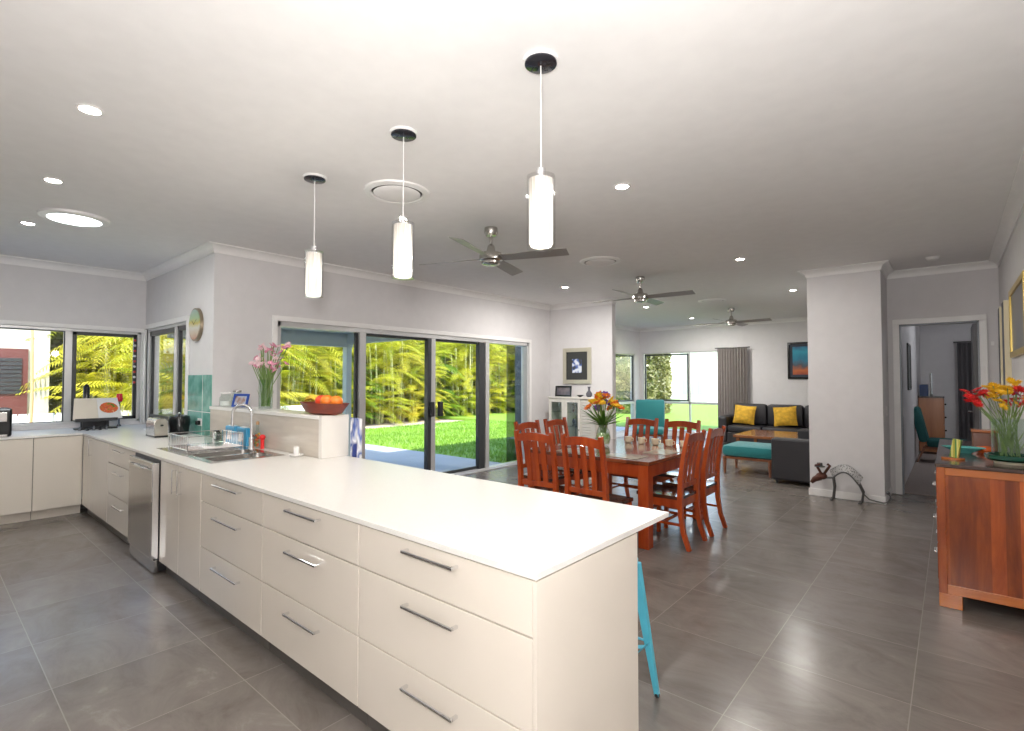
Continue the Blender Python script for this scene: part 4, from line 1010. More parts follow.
for x0 in (CX0, CX0+.35):
    dr = MB(); x1 = x0+.35; t = .06
    dr.box(x0+.002, x0+t, CY0, CY0+.018, .09, CZ-.035, .002).box(x1-t, x1-.002, CY0, CY0+.018, .09, CZ-.035, .002).box(x0+t, x1-t, CY0, CY0+.018, .09, .15, .002).box(x0+t, x1-t, CY0, CY0+.018, CZ-.095, CZ-.035, .002)
    do = dr.build('door', cw, u)
    MB().box(x0+t, x1-t, CY0+.007, CY0+.010, .15, CZ-.095).build('door_glass', M['clear'], do)
    MB().sph((x1-.03, CY0-.012, .62), .012, 8).build('knob', M['dchrome'], do, True)
sl = MB()
for k in range(22): sl.box(CX0+.71, CX1-.002, CY0, CY0+.016, .10+.048*k, .10+.048*k+.04, .002)
sl.build('slat_panel', cw, u)
random.seed(5)
inside = []
def figurine(x, y, z, h_, m_, lb, kind):
    if kind == 'bottle': pr = [(.02, 0), (.026, .1*h_), (.026, .55*h_), (.010, .75*h_), (.012, h_), (0, h_)]
    elif kind == 'goblet': pr = [(.028, 0), (.006, .06*h_), (.006, .5*h_), (.03, .7*h_), (.032, h_), (.029, h_), (.0, .55*h_)]
    else: pr = [(.03, 0), (.03, .1*h_), (.018, .3*h_), (.034, .6*h_), (.016, .85*h_), (.018, .95*h_), (0, h_)]
    lathe_obj({'bottle': 'decanter', 'goblet': 'goblet', 'vase': 'ornament'}[kind], pr, (x, y, z), m_, lb, {'bottle': 'decanter', 'goblet': 'goblet', 'vase': 'ornament'}[kind], None, 16)
bronze = mat('bronze', (.10, .04, .02), .35, metal=.4)
figurine(CX0+.12, 7.9, .929, .14, M['clear'], 'clear goblet on the top shelf behind the left cabinet door', 'goblet')
figurine(CX0+.26, 7.9, .929, .12, M['trim'], 'white ornament on the top shelf behind the left cabinet door', 'vase')
figurine(CX0+.47, 7.88, .929, .20, bronze, 'dark bronze figurine on the top shelf behind the right cabinet door', 'vase')
figurine(CX0+.60, 7.9, .929, .13, M['clear'], 'clear goblet on the top shelf behind the right cabinet door', 'goblet')
figurine(CX0+.45, 7.9, .669, .14, M['black'], 'black ornament on the middle shelf behind the right cabinet door', 'vase')
figurine(CX0+.53, 7.88, .669, .20, M['clear'], 'clear decanter on the middle shelf behind the right cabinet door', 'bottle')
figurine(CX0+.62, 7.9, .669, .13, M['dchrome'], 'grey metal ornament on the middle shelf behind the right cabinet door', 'vase')
figurine(CX0+.16, 7.9, .669, .15, M['clear'], 'clear decanter on the middle shelf behind the left cabinet door', 'bottle')
framed('photo_frame', 'black landscape photo frame standing on the display cabinet', 'photo frame', (CX0+.22, 7.90, CZ+.001), 'y', .36, .20, .02, .03, M['black'], blotch('dark_photo', [(.4, (.10, .09, .11)), (.6, (.2, .17, .18))], 5, .2), tilt=-.1)
lathe_obj('small_bowl', [(.02, 0), (.03, .01), (.07, .035), (.066, .037), (.0, .015)], (CX0+.59, 7.9, CZ+.001), M['blackm'], 'small dark bowl on the display cabinet', 'bowl')
lathe_obj('bud_vase', [(.035, 0), (.055, .03), (.055, .07), (.02, .12), (.018, .15), (.03, .19), (.026, .19), (.0, .14)], (CX0+.78, 7.9, CZ+.001), mat('slate_glaze', (.11, .11, .13), .3), 'small slate grey vase on the display cabinet', 'vase')
framed('framed_picture', 'silver-framed picture with blue and white motif above the display cabinet', 'picture', (-5.32, YP-.002, 1.44), 'y', .62, .67, .03, .075, mat('silver_gilt', (.55, .52, .42), .35, metal=.4),
       blotch('blue_white_motif', [(.42, (.05, .055, .06)), (.5, (.08, .15, .45)), (.58, (.75, .8, .88))], 9, .4, 1), mmat=mat('dark_mount', (.04, .042, .04), .6), matw=.13)

# ------------------------------------------------------------------ lounge
u = thing('curtain', 'full-length grey-brown curtain drawn aside by the lounge windows', 'curtain', (-4.15, YF-.12, 0))
vs = []; fs = []; nx = 90
for j in range(2):
    for i in range(nx+1):
        t = i/nx; vs.append((-4.50+.72*t, YF-.13+.035*math.sin(t*2*PI*11)*(1 if j else 1.1), .02 if j == 0 else 2.30))
for i in range(nx): fs.append((i, i+1, nx+2+i, nx+1+i))
n0 = len(vs); vs += [(v[0], v[1]+.008, v[2]) for v in vs]; fs += [tuple(reversed([i+n0 for i in f_])) for f_ in fs[:nx]]
MB().add(vs, fs).build('cloth', M['curtain'], u, True, solid=False)
MB().tube([(-4.56, YF-.12, 2.315), (-3.72, YF-.12, 2.315)], .014, 10).build('rail', M['dchrome'], u, True)

def sofa(name, label, x0, x1, y0, y1, back='+y', arms=(1, 1), h=.92, seats=3, armh=.66):
    u = thing(name, label, 'sofa', ((x0+x1)/2, (y0+y1)/2, 0))
    L = M['leather']
    if back == '+y':
        aw = .20
        MB().box(x0, x1, y0+.05, y1, .05, .30, .02).build('base', L, u)
        MB().box(x0+aw, x1-aw, y1-.22, y1, .30, h-.12, .05).build('back_frame', L, u)
        for s_, p in ((0, x0), (1, x1-aw)): MB().box(p, p+aw, y0, y1, .05, armh, .05).build('arm', L, u)
        w = (x1-x0-2*aw)/seats
        for k in range(seats):
            MB().box(x0+aw+w*k+.004, x0+aw+w*(k+1)-.004, y0+.02, y1-.22, .30, .46, .05).build('seat_cushion', L, u, True)
            MB().box(x0+aw+w*k+.004, x0+aw+w*(k+1)-.004, y1-.42, y1-.2, .46, h, .07).build('back_cushion', L, u, True)
    else:   # back towards +x, seat towards -x
        aw = .22
        MB().box(x0+.05, x1-.01, y0+.02, y1-.02, .05, .30, .02).build('base', L, u)
        MB().box(x1-.22, x1, y0+aw, y1-aw, .30, h-.12, .05).build('back_frame', L, u)
        for p in (y0, y1-aw): MB().box(x0, x1, p, p+aw, .05, armh, .03).build('arm', L, u)
        w = (y1-y0-2*aw)/seats
        for k in range(seats):
            MB().box(x0+.02, x1-.22, y0+aw+w*k+.004, y0+aw+w*(k+1)-.004, .30, .46, .05).build('seat_cushion', L, u, True)
            MB().box(x1-.42, x1-.2, y0+aw+w*k+.004, y0+aw+w*(k+1)-.004, .46, h, .07).build('back_cushion', L, u, True)
    ft = [(x0+.06, y0+.08), (x1-.06, y0+.08), (x0+.06, y1-.06), (x1-.06, y1-.06)]
    for x, y in ft: MB().cyl((x, y, 0), .02, .05, 10).build('leg', M['blackm'], u)
    return u
sofa('leather_sofa', 'long charcoal leather sofa with mustard cushions against the far wall', -4.2, -1.55, 12.35, 13.25, '+y', h=.95)
sofa('leather_sofa', 'charcoal leather sofa seen end-on beside the pillar', -2.04, -1.10, 8.25, 10.2, '+x', h=.85, seats=2, armh=.655)
for k, (x, lb) in enumerate(((-3.69, 'mustard yellow cushion on the far sofa, nearer the curtain'), (-2.83, 'mustard yellow cushion on the far sofa, nearer the pillar'))):
    m = MB(); vs = []; fs = []; K = 12
    for s_ in (-1, 1):
        for j in range(K+1):
            for i in range(K+1):
                a_, b_ = -1+2*i/K, -1+2*j/K
                puff = (1-a_**4)*(1-b_**4); pin = 1-.07*(1-(abs(a_)))*abs(b_)**3 - .0
                vs.append((a_*.24*(1-.06*(1-b_*b_)), s_*.075*puff, b_*.22*(1-.06*(1-a_*a_))))
    n0 = (K+1)**2
    for j in range(K):
        for i in range(K):
            q = j*(K+1)+i; fs.append((q, q+1, q+K+2, q+K+1)); fs.append((n0+q, n0+q+K+1, n0+q+K+2, n0+q+1))
    rimq = [i for i in range(K+1)] + [(K+1)*j+K for j in range(1, K+1)] + [(K+1)*K+i for i in range(K-1, -1, -1)] + [(K+1)*j for j in range(K-1, 0, -1)]
    for a_, b_ in zip(rimq, rimq[1:]+rimq[:1]): fs.append((a_, b_, b_+n0, a_+n0))
    m.add(vs, fs).xf(Matrix.Translation((x, 12.68, .70)) @ Matrix.Rotation(R(-14), 4, 'X') @ Matrix.Rotation(R([4, -6][k]), 4, 'Y'))
    o = m.build('cushion', M['mustard'], smooth=True); tag(o, lb, 'cushion', 'mustard cushions on the far sofa')
# ottoman
u = thing('footstool', 'long teal upholstered footstool on wooden legs before the leather sofa', 'footstool', (-2.35, 9.0, 0))
mw = wood('stool_leg_wood', (.10, .03, .01), (.2, .06, .02), (.28, .09, .03), .4)
MB().box(-2.88, -2.08, 8.62, 9.35, .27, .46, .07).build('cushion', M['teal'], u, True)
MB().box(-2.86, -2.10, 8.64, 9.33, .235, .27, .004).build('frame', mw, u)
for x in (-2.84, -2.16):
    for y in (8.68, 9.26): MB().lathe([(.018, 0), (.03, .235)], (x, y, 0), 12).build('leg', mw, u)
# coffee table
u = thing('coffee_table', 'low brown timber coffee table behind the teal footstool', 'table', (-2.75, 10.8, 0))
ctw = wood('coffee_wood', (.12, .04, .015), (.22, .08, .03), (.30, .12, .045), .25, 'x', .3)
MB().box(-3.18, -2.10, 10.2, 11.5, .42, .47, .006).build('tabletop', ctw, u)
for x in (-3.14, -2.2):
    for y in (10.24, 11.40): MB().box(x, x+.06, y, y+.06, 0, .42, .003).build('leg', ctw, u)
MB().box(-3.1, -2.2, 10.28, 11.42, .14, .16).build('shelf', ctw, u)
# rug under coffee table
# teal armchair by the window
def make_armchair(name, label, m_cloth, loc, rz, wide=.62, wood_m=None, high=.98):
    u = thing(name, label, 'armchair', (0, 0, 0))
    ww = wide/2
    # seat cushion
    MB().box(-ww, ww, -.22, .36, .30, .44, .05).build('seat_cushion', m_cloth, u, True)
    bk = MB().box(-ww, ww, -.07, .07, 0, high-.34, .05); bk.xf(Matrix.Translation((0, -.25, .38)) @ Matrix.Rotation(R(12), 4, 'X')); bk.build('back_cushion', m_cloth, u, True)
    fr = MB(); fr.box(-ww+.02, ww-.02, -.26, .32, .26, .30, .006); fr.build('frame', wood_m or mw, u)
    for s_ in (-1, 1):
        MB().sweep([(s_*(ww-.04), .30, 0), (s_*(ww-.05), .27, .26)], .032, [.022, .036]).build('leg', wood_m or mw, u)
        MB().sweep([(s_*(ww-.04), -.36, 0), (s_*(ww-.05), -.26, .26)], .032, [.022, .036]).build('leg', wood_m or mw, u)
    u.location = loc; u.rotation_euler = (0, 0, rz)
    return u
make_armchair('accent_armchair', 'high-backed teal armchair by the lounge windows', M['teal'], (-5.25, 10.95, 0), R(-158), .66, high=1.02)
framed('framed_picture', 'dark-framed colourful painting on the far lounge wall', 'picture', (-2.40, YF-.002, 1.53), 'y', 1.03, .86, .03, .045, M['black'],
       zpic('sea_reef_paint', [(0, (.30, .04, .02)), (.22, (.55, .14, .03)), (.36, (.08, .08, .10)), (.55, (.02, .22, .35)), (.8, (.03, .35, .50)), (1, (.03, .12, .25))], .05, .8, .22, 5), mmat=mat('navy_mount', (.03, .04, .06), .6), matw=.06)

# ------------------------------------------------------------------ bedroom seen through the doorway
u = thing('tall_chest', 'tall timber chest in the bedroom with monitor and blue box on top', 'chest', (-.27, 13.6, 0))
chw = wood('chest_wood', (.25, .08, .03), (.38, .14, .05), (.45, .19, .08), .3)
MB().box(-.52, -.13, 13.4, 13.9, .06, 1.15, .006).build('body', chw, u)
MB().box(-.525, -.11, 13.38, 13.9, 1.15, 1.18, .004).build('top', M['side_top'], u)
MB().box(-.50, -.15, 13.42, 13.88, 0, .06).build('plinth', M['side_top'], u)
for k in range(4): 
    dr = MB().box(-.13, -.115, 13.42, 13.88, .09+.265*k, .09+.265*k+.25, .003).build('drawer', chw, u)
    MB().sph((-.10, 13.65, .22+.265*k), .018, 8).build('knob', M['black'], dr, True)
o = MB().box(-.50, -.36, 13.45, 13.6, 1.181, 1.42, .01).build('storage_box', mat('navy_box', (.02, .05, .14), .4)); tag(o, 'dark blue box on top of the bedroom chest', 'box')
u = thing('table_mirror', 'slim upright mirror with a pale edge on the bedroom chest', 'mirror', (-.30, 13.6, 1.18))
MB().box(-.335, -.29, 13.52, 13.66, 1.181, 1.22, .004).build('foot', M['black'], u)
MB().box(-.33, -.31, 13.44, 13.74, 1.22, 1.65, .003).build('mirror_frame', M['black'], u)
MB().box(-.309, -.29, 13.44, 13.74, 1.22, 1.65, .003).build('mirror_glass', mat('pale_glass', (.7, .75, .78), .1), u)
make_armchair('accent_armchair', 'dark teal low armchair beside the bedroom chest', M['dteal'], (-.14, 12.2, 0), R(-90), .5, high=.98)
u = thing('curtain', 'dark grey curtain hanging at the bedroom window', 'curtain', (.25, 14.8, 0))
vs = []; fs = []; nx = 60
for j in range(2):
    for i in range(nx+1):
        t = i/nx; vs.append((.11+.75*t, 14.85+.035*math.sin(t*2*PI*9), .03 if j == 0 else 2.32))
for i in range(nx): fs.append((i, i+1, nx+2+i, nx+1+i))
n0 = len(vs); vs += [(v[0], v[1]+.008, v[2]) for v in vs]; fs += [tuple(reversed([i+n0 for i in f_])) for f_ in fs[:nx]]
MB().add(vs, fs).build('cloth', mat('curtain_dark', (.14, .135, .14), .9), u, True, solid=False)
MB().tube([(.05, 14.86, 2.34), (1.2, 14.86, 2.34)], .014, 8).build('rail', M['dchrome'], u, True)
u = thing('door_3', None, None, (.25, 8.66, 0)); u['kind'] = 'structure'
MB().box(.215, .255, 8.66, 9.42, .015, 2.22, .003).build('door_leaf', mat('door_grey', (.20, .20, .21), .5), u)
MB().tube([(.215, 9.33, 1.08), (.17, 9.33, 1.08)], .012, 10).tube([(.175, 9.34, 1.08), (.175, 9.21, 1.08)], .009, 10).build('door_handle', M['chrome'], u, True)
framed('framed_picture', 'dark picture hung on the bedroom side wall', 'picture', (-.528, 10.6, 1.35), 'x', .7, .75, .02, .03, M['black'], mat('dim_pic', (.1, .12, .12), .4))
u = bpy.data.objects['framed_picture.002']; u.rotation_euler = (0, 0, PI)
o = MB().box(-.529, -.515, 9.0, 9.08, 1.0, 1.12, .003).build('light_switch', M['trim']); tag(o, 'white light switch on the bedroom side wall', 'light switch')
o = MB().box(.375, .405, YD-.012, YD-.001, 1.93, 1.98, .003).build('wall_sensor', M['trim']); tag(o, 'small white sensor beside the bedroom doorway', 'sensor')
o = MB().box(-.635+.0, -.628, 8.1, 8.18, 1.05, 1.17, .003).build('light_switch', M['trim']); o.location.x = -.6335; tag(o, 'white light switch on the side of the pillar', 'light switch')

# ------------------------------------------------------------------ sideboard
SBX0, SBX1, SBY0, SBY1, SBZ = -.088, .442, 4.50, 6.35, .95
u = thing('sideboard', 'red-brown timber sideboard with dark top along the right wall', 'sideboard', ((SBX0+SBX1)/2, (SBY0+SBY1)/2, 0))
MB().box(SBX0+.012, SBX1-.012, SBY0+.012, SBY1-.012, .13, SBZ-.03).build('body', M['side_wood'], u)
e_ = MB(); 
e_.box(SBX0, SBX0+.045, SBY0, SBY0+.045, .09, SBZ-.025, .003).box(SBX1-.045, SBX1, SBY0, SBY0+.045, .09, SBZ-.025, .003).box(SBX0, SBX0+.045, SBY1-.045, SBY1, .09, SBZ-.025, .003)
e_.build('post', M['side_wood'], u)
MB().box(SBX0+.045, SBX1-.045, SBY0+.003, SBY0+.02, .09, .15, .003).box(SBX0+.045, SBX1-.045, SBY0+.003, SBY0+.02, SBZ-.075, SBZ-.026, .003).box(SBX0+.003, SBX0+.02, SBY0+.045, SBY1-.045, .09, .15, .003).build('rail', M['side_trim'], u)
MB().box(SBX0-.006, SBX1, SBY0-.008, SBY1+.005, SBZ-.024, SBZ, .004).build('top', M['side_top'], u)
for x, w_ in ((SBX0+.0, .12), (SBX1-.12, .12)):
    for y, d_ in ((SBY0+.0, .10), (SBY1-.10, .10)): MB().box(x, x+w_, y, y+d_, 0, .09, .004).build('foot', M['side_trim'], u)
yy = SBY0+.06; dl = (SBY1-SBY0-.12)/3
for k in range(3):
    for z0, z1 in ((.16, .40), (.41, .64), (.65, .87)):
        dr = MB().box(SBX0-.004, SBX0+.011, yy+dl*k+.004, yy+dl*(k+1)-.004, z0, z1, .003).build('drawer', M['side_wood'], u)
        MB().box(SBX0-.028, SBX0-.018, yy+dl*(k+.5)-.05, yy+dl*(k+.5)+.05, (z0+z1)/2-.008, (z0+z1)/2+.008, .003).box(SBX0-.02, SBX0-.004, yy+dl*(k+.5)-.045, yy+dl*(k+.5)-.035, (z0+z1)/2-.006, (z0+z1)/2+.006).box(SBX0-.02, SBX0-.004, yy+dl*(k+.5)+.035, yy+dl*(k+.5)+.045, (z0+z1)/2-.006, (z0+z1)/2+.006).build('handle', M['chrome'], dr)
# dish under vase
dc = (.29, 4.78, SBZ+.001)
u = thing('green_dish', 'shallow dark green glazed dish with cream foot on the sideboard', 'dish', dc)
MB().lathe([(.055, 0), (.08, .0), (.085, .018), (.0, .018)], dc, 32).build('foot', mat('cream_foot', (.72, .66, .5), .3), u, True)
MB().lathe([(.08, .0185), (.115, .022), (.128, .035), (.130, .06), (.122, .062), (.112, .032), (0, .028)], dc, 40).build('bowl', mat('green_glaze', (.008, .075, .045), .08, coat=.5), u, True)
random.seed(31)
vc = (.29, 4.78, SBZ+.001+.030)
u = thing('sideboard_flower_vase', 'tall glass cylinder vase of red and yellow flowers on the sideboard', 'vase of flowers', vc)
MB().lathe([(.0, .0), (.092, .0), (.092, .27), (.088, .27), (.087, .012), (0, .012)], vc, 32).build('glass_vase', M['clear'], u, True)
heads = []
for k in range(58):
    a = random.uniform(0, 2*PI); rr_ = math.sqrt(random.random())*.19
    heads.append((vc[0]+min(rr_*math.cos(a), .11)-.02, vc[1]+rr_*math.sin(a)*.8, vc[2]+.53-rr_*.75+random.uniform(-.05, .04)))
heads += [(vc[0]-.20, vc[1]-.02, vc[2]+.43), (vc[0]-.165, vc[1]+.05, vc[2]+.44), (vc[0]-.22, vc[1]+.04, vc[2]+.45)]
stems_mb(vc, .07, heads[::2]+heads[-3:], vc[2]+.02, .0022).build('stems', STEM, u)
m = MB()
for k in range(26):
    a = random.uniform(0, 2*PI); r0 = random.uniform(0, .06); z_ = vc[2]+random.uniform(.03, .3)
    p = (vc[0]+r0*math.cos(a), vc[1]+r0*math.sin(a), z_)
    m.add(*leafblade(p, (vc[0]+(r0+.05)*math.cos(a) if z_ < vc[2]+.2 else vc[0]+(r0+.08)*math.cos(a)-.01, vc[1]+(r0+.02)*math.sin(a), z_+.09), .018, .0))
m.build('leaves', leafmat('vase_leaf', (.12, .22, .04), (.30, .40, .12), .3, 8), u, solid=False)
fm2 = [mat('gold_petal', (.85, .50, .02), .5), mat('scarlet_petal', (.68, .02, .02), .5), mat('mauve_petal', (.42, .10, .22), .5)]
for k, h_ in enumerate(heads):
    mi = 1 if k >= 58 else (0, 0, 1, 0, 0, 0, 0)[k % 7]
    if h_[0] < vc[0]-.12: mi = 1
    if k < 58 and h_[0] > vc[0]+.03: mi = (1, 2, 1, 0)[k % 4]
    petals(h_, .036 if mi != 1 else .038, 14, .12, .34).build('flower_head', fm2[mi], u, solid=False)
# small things on the sideboard
u = thing('teal_dish', 'small pale turquoise boat-shaped dish on the sideboard', 'dish', (.02, 5.05, SBZ))
MB().lathe([(.04, 0), (.05, .01), (.115, .045), (.11, .048), (.04, .016), (0, .014)], (.06, 5.25, SBZ+.001), 30, 1.15, .6).build('bowl', mat('turquoise_glaze', (.10, .42, .40), .15), u, True)
u = thing('card_holder', 'little wooden holder with green and gold cards on the sideboard', 'card holder', (-.0, 4.78, SBZ))
MB().lathe([(.05, 0), (.05, .012), (0, .012)], (.0, 4.80, SBZ+.001), 24, 1.3, .8).build('base', M['side_trim'], u)
cb_ = MB().box(-.025, .025, -.012, .012, 0, .13, .003).xf(Matrix.Translation((.005, 4.80, SBZ+.0135)) @ Matrix.Rotation(R(10), 4, 'Y') @ Matrix.Rotation(R(-25), 4, 'Z')); cb_.build('cards', stripes('card_stripes', [(.45, .42, .05), (.10, .25, .06), (.7, .65, .2)], 0, .03), u)
u = thing('trinket_box', 'brown wooden trinket box with an orange lid dish near the vase', 'box', (.22, 5.6, SBZ))
MB().box(.12, .27, 5.55, 5.70, SBZ+.001, SBZ+.14, .005).build('body', wood('box_wood', (.08, .02, .01), (.16, .05, .02), (.22, .07, .03), .35), u)
MB().box(.115, .275, 5.545, 5.705, SBZ+.141, SBZ+.16, .004).build('lid', M['side_trim'], u)
lathe_obj('orange_pot', [(.04, 0), (.055, .02), (.05, .045), (.045, .045), (0, .02)], (.19, 5.38, SBZ+.001), mat('orange_glaze', (.7, .12, .02), .2), 'small orange pot before the trinket box', 'pot')
# wall art on right wall
u = thing('framed_picture', 'gold-framed picture on the right wall above the sideboard', 'picture', (XR, 6.1, 1.75))
y0, y1, z0, z1 = 5.45, 6.72, 1.72, 2.34
MB().box(XR-.035, XR-.002, y0, y0+.05, z0, z1, .004).box(XR-.035, XR-.002, y1-.05, y1, z0, z1, .004).box(XR-.035, XR-.002, y0+.05, y1-.05, z0, z0+.05, .004).box(XR-.035, XR-.002, y0+.05, y1-.05, z1-.05, z1, .004).build('frame', mat('gilt', (.62, .45, .12), .3, metal=.5), u)
MB().box(XR-.02, XR-.003, y0+.05, y1-.05, z0+.05, z1-.05).build('picture', mat('grey_mount', (.20, .20, .21), .3), u)
for k, (y0, y1, lb) in enumerate(((7.12, 7.42, 'tall narrow canvas with pale edge, nearer the gold-framed picture'), (7.72, 7.98, 'tall narrow canvas with pale edge, nearer the doorway'))):
    u = thing('canvas_painting', lb, 'canvas', (XR, (y0+y1)/2, 1.55), 'tall narrow canvases on the right wall')
    MB().box(XR-.045, XR, y0+.012, y1, 1.42, 2.31, .002).build('canvas', blotch('dark_canvas', [(.4, (.10, .11, .14)), (.6, (.2, .2, .22))], 4, .6), u)
    MB().box(XR-.047, XR, y0, y0+.0115, 1.42, 2.31, .001).build('edge', mat('cream_edge', (.78, .70, .48), .5), u)

# ------------------------------------------------------------------ metal dog sculpture by the pillar
u = thing('metal_dog_sculpture', 'wire metal dog sculpture with rusty head and curly tail by the pillar', 'sculpture', (-1.05, 7.58, 0))
gy = 7.58
iron = mat('dark_iron', (.12, .12, .12), .45, metal=.6); rust = mat('rust_brown', (.09, .03, .018), .6, metal=.3, noise=.4)
arc = []
A0, A1 = (-1.16, .25), (-.80, .20)
bodyU = []; bodyL = []
for k in range(15):
    t = k/14; x = -1.15+.27*t; z = .235+.145*math.sin(PI*(.1+.85*t))-.03*t
    bodyU.append((x + (.08*(t-.5)), z+.09)); bodyL.append((x, z))
def perf():
    m, nt, b = nm('perforated_metal'); b.inputs['Base Color'].default_value = (.42, .42, .42, 1); b.inputs['Metallic'].default_value = .6; b.inputs['Roughness'].default_value = .4
    tc = N(nt, 'ShaderNodeTexCoord'); v = N(nt, 'ShaderNodeTexVoronoi'); v.inputs['Scale'].default_value = 60; lnk(nt, tc.outputs['Object'], v.inputs['Vector'])
    r = ramp(nt, [(.25, (.08, .08, .08)), (.45, (.38, .38, .38))]); lnk(nt, v.outputs['Distance'], r.inputs['Fac']); lnk(nt, r.outputs[0], b.inputs['Base Color'])
    return m
m = MB(); 
for k in range(14):
    (a0_, b0_), (a1_, b1_) = bodyL[k], bodyL[k+1]; (c0_, d0_), (c1_, d1_) = bodyU[k], bodyU[k+1]
    vs = []
    for y_ in (gy-.05, gy+.05):
        vs += [(a0_, y_, b0_), (a1_, y_, b1_), (c1_, (y_-gy)*.4+gy, d1_), (c0_, (y_-gy)*.4+gy, d0_)]
    m.add(vs, [(0,1,2,3), (7,6,5,4), (3,2,6,7)])
m.build('body', perf(), u, solid=False)
MB().tube([(x, gy-.052, z) for x, z in bodyL], .009, 8).tube([(x, gy+.052, z) for x, z in bodyL], .009, 8).build('belly_wire', iron, u, True)
for x, dx in ((bodyL[0][0], -.0), (bodyL[-1][0], .03)):
    for s_ in (-1, 1):
        zt_ = bodyL[0][1] if dx == 0 else bodyL[-1][1]
        lg = MB().tube([(x, gy+s_*.05, zt_+.01), (x+.012+dx, gy+s_*.055, zt_*.6), (x-.005+dx, gy+s_*.06, .012)], .009, 8)
        lg.sph((x-.02+dx, gy+s_*.06, .012), .012, 6, (2, 1.2, 1)); lg.build('leg', iron, u, True)
tl = []
for k in range(20):
    t = k/19; a = -PI*.15+t*PI*1.15
    tl.append((-.70+.10*t+.055*math.sin(a*1.0)*0 + .03*t, gy, .20-.20*math.sin(min(t*1.35, 1)*PI/2) + (0 if t < .74 else (t-.74)*.75)))
MB().tube([(bodyL[-1][0], gy, bodyL[-1][1]+.03)]+[(-.84, gy, .12), (-.78, gy, .06), (-.69, gy, .045), (-.64, gy, .04), (-.60, gy, .055), (-.575, gy, .09), (-.575, gy, .13), (-.59, gy, .155)], .008, 8).sph((-.595, gy, .165), .02, 6).build('tail', iron, u, True)
MB().tube([(bodyL[0][0], gy, .28), (-1.22, gy, .27), (-1.28, gy, .27)], .012, 8).build('neck', iron, u, True)
MB().sph((-1.28, gy, .285), .05, 10, (1.3, .8, .9)).tube([(-1.30, gy, .27), (-1.36, gy, .235), (-1.395, gy, .19)], [.045, .034, .02], 12).build('head', rust, u, True)
MB().tube([(-1.28, gy-.03, .32), (-1.31, gy-.03, .38), (-1.34, gy-.03, .42), (-1.29, gy-.03, .435)], .016, 8).tube([(-1.25, gy+.02, .32), (-1.215, gy+.02, .38), (-1.19, gy+.02, .42), (-1.22, gy+.02, .44)], .016, 8).build('ear', rust, u, True)
MB().lathe([(.03, 0), (.06, .0), (.06, .01), (.035, .015), (.03, .05), (.0, .055)], (-1.30, gy, .40), 16).build('hat', iron, u, True)

# ------------------------------------------------------------------ blue stool
u = thing('bar_stool', 'light blue metal bar stool tucked under the bench overhang', 'stool', (-1.27, 2.17, 0))
bm_ = mat('sky_blue_metal', (.10, .50, .66), .3)
sx, sy = -1.30, 2.13
MB().box(sx-.15, sx+.15, sy-.15, sy+.15, .64, .665, .012).build('seat', bm_, u)
for a_ in (-1, 1):
    for b_ in (-1, 1):
        lg = MB().sweep([(sx+a_*.135, sy+b_*.135, .64), (sx+a_*.21, sy+b_*.205, .012)], [.05, .022], [.03, .018], side=(1, 0, 0)).build('leg', bm_, u)
        MB().sph((sx+a_*.21, sy+b_*.205, .0135), .0135, 6).build('foot', M['blackm'], lg)
br = MB()
for z in (.16, .24):
    k_ = .21-.075*(z/.64)
    br.tube([(sx-k_, sy-k_, z), (sx+k_, sy+k_, z)], .008, 8) if z > .2 else br.tube([(sx-k_, sy+k_, z), (sx+k_, sy-k_, z)], .008, 8)
k_ = .185; z = .26
br.tube([(sx-k_, sy-k_, z), (sx+k_, sy-k_, z), (sx+k_, sy+k_, z), (sx-k_, sy+k_, z), (sx-k_, sy-k_, z)], .007, 6)
br.build('brace', bm_, u, True)

# ------------------------------------------------------------------ outside
struct(MB().box(-60, 30, -30, 70, -.35, -.13), 'ground', M['gravel'])
struct(MB().box(-11.5, XG-.15, YK+.15, 7.1, -.12, -.02), 'paving_patio', M['paving'])
struct(MB().box(-11.5, XW-.15, -6, YK+.15, -.12, -.03), 'paving_side', M['paving'])
struct(MB().box(-9.0, XL-.15, 10.2, 15.2, -.12, -.03).box(XL-.15, 4, YF+.15, 15.6, -.12, -.03), 'paving_lounge', M['paving'])
o = MB().box(-14.0, -9.0, 7.1, 14.5, -.12, -.03).box(-9.0, XL-.15, 7.1, 10.2, -.12, -.03).box(XL-.15, XG-.15, 7.1, 8.0, -.12, -.03).box(XL-2.3, 6, 15.6, 16.2, -.12, -.03).box(-40, -9.0, 14.5, 15.2, -.12, -.03).box(-14.0, -11.5, -6, 7.1, -.12, -.035).box(-11.5, -9.0, 14.5, 15.2, -.12, -.03).box(-40, 6, 16.2, 40, -.12, -.03).box(-40, XL-2.3, 15.2, 16.2, -.12, -.03)
struct(o, 'lawn', M['grass'])
# grass blades on nearby lawn
random.seed(77); m = MB(); vs = []; fs = []
for k in range(16000):
    x = random.uniform(-13.9, -6.15); y = random.uniform(7.15, 14.3)
    if x > -6.9 and y > 7.95: continue
    if x > -9.05 and y > 10.2: continue
    a = random.uniform(0, 2*PI); h_ = random.uniform(.04, .08); w_ = .012; i0 = len(vs)
    dx, dy = math.cos(a)*w_, math.sin(a)*w_
    vs += [(x-dx, y-dy, -.03), (x+dx, y+dy, -.03), (x+random.uniform(-.03, .03), y+random.uniform(-.03, .03), -.03+h_)]; fs.append((i0, i0+1, i0+2))
o = MB().add(vs, fs).build('grass_blades', M['blade'], solid=False); tag(o, 'short bright green lawn grass beyond the patio', 'grass', kind='stuff')
# low white garden wall
o = MB().box(-12.75, -12.55, -4, 6.9, -.12, .86, .01).build('garden_wall', M['render_white']); tag(o, 'low white rendered wall edging the patio garden', 'garden wall')
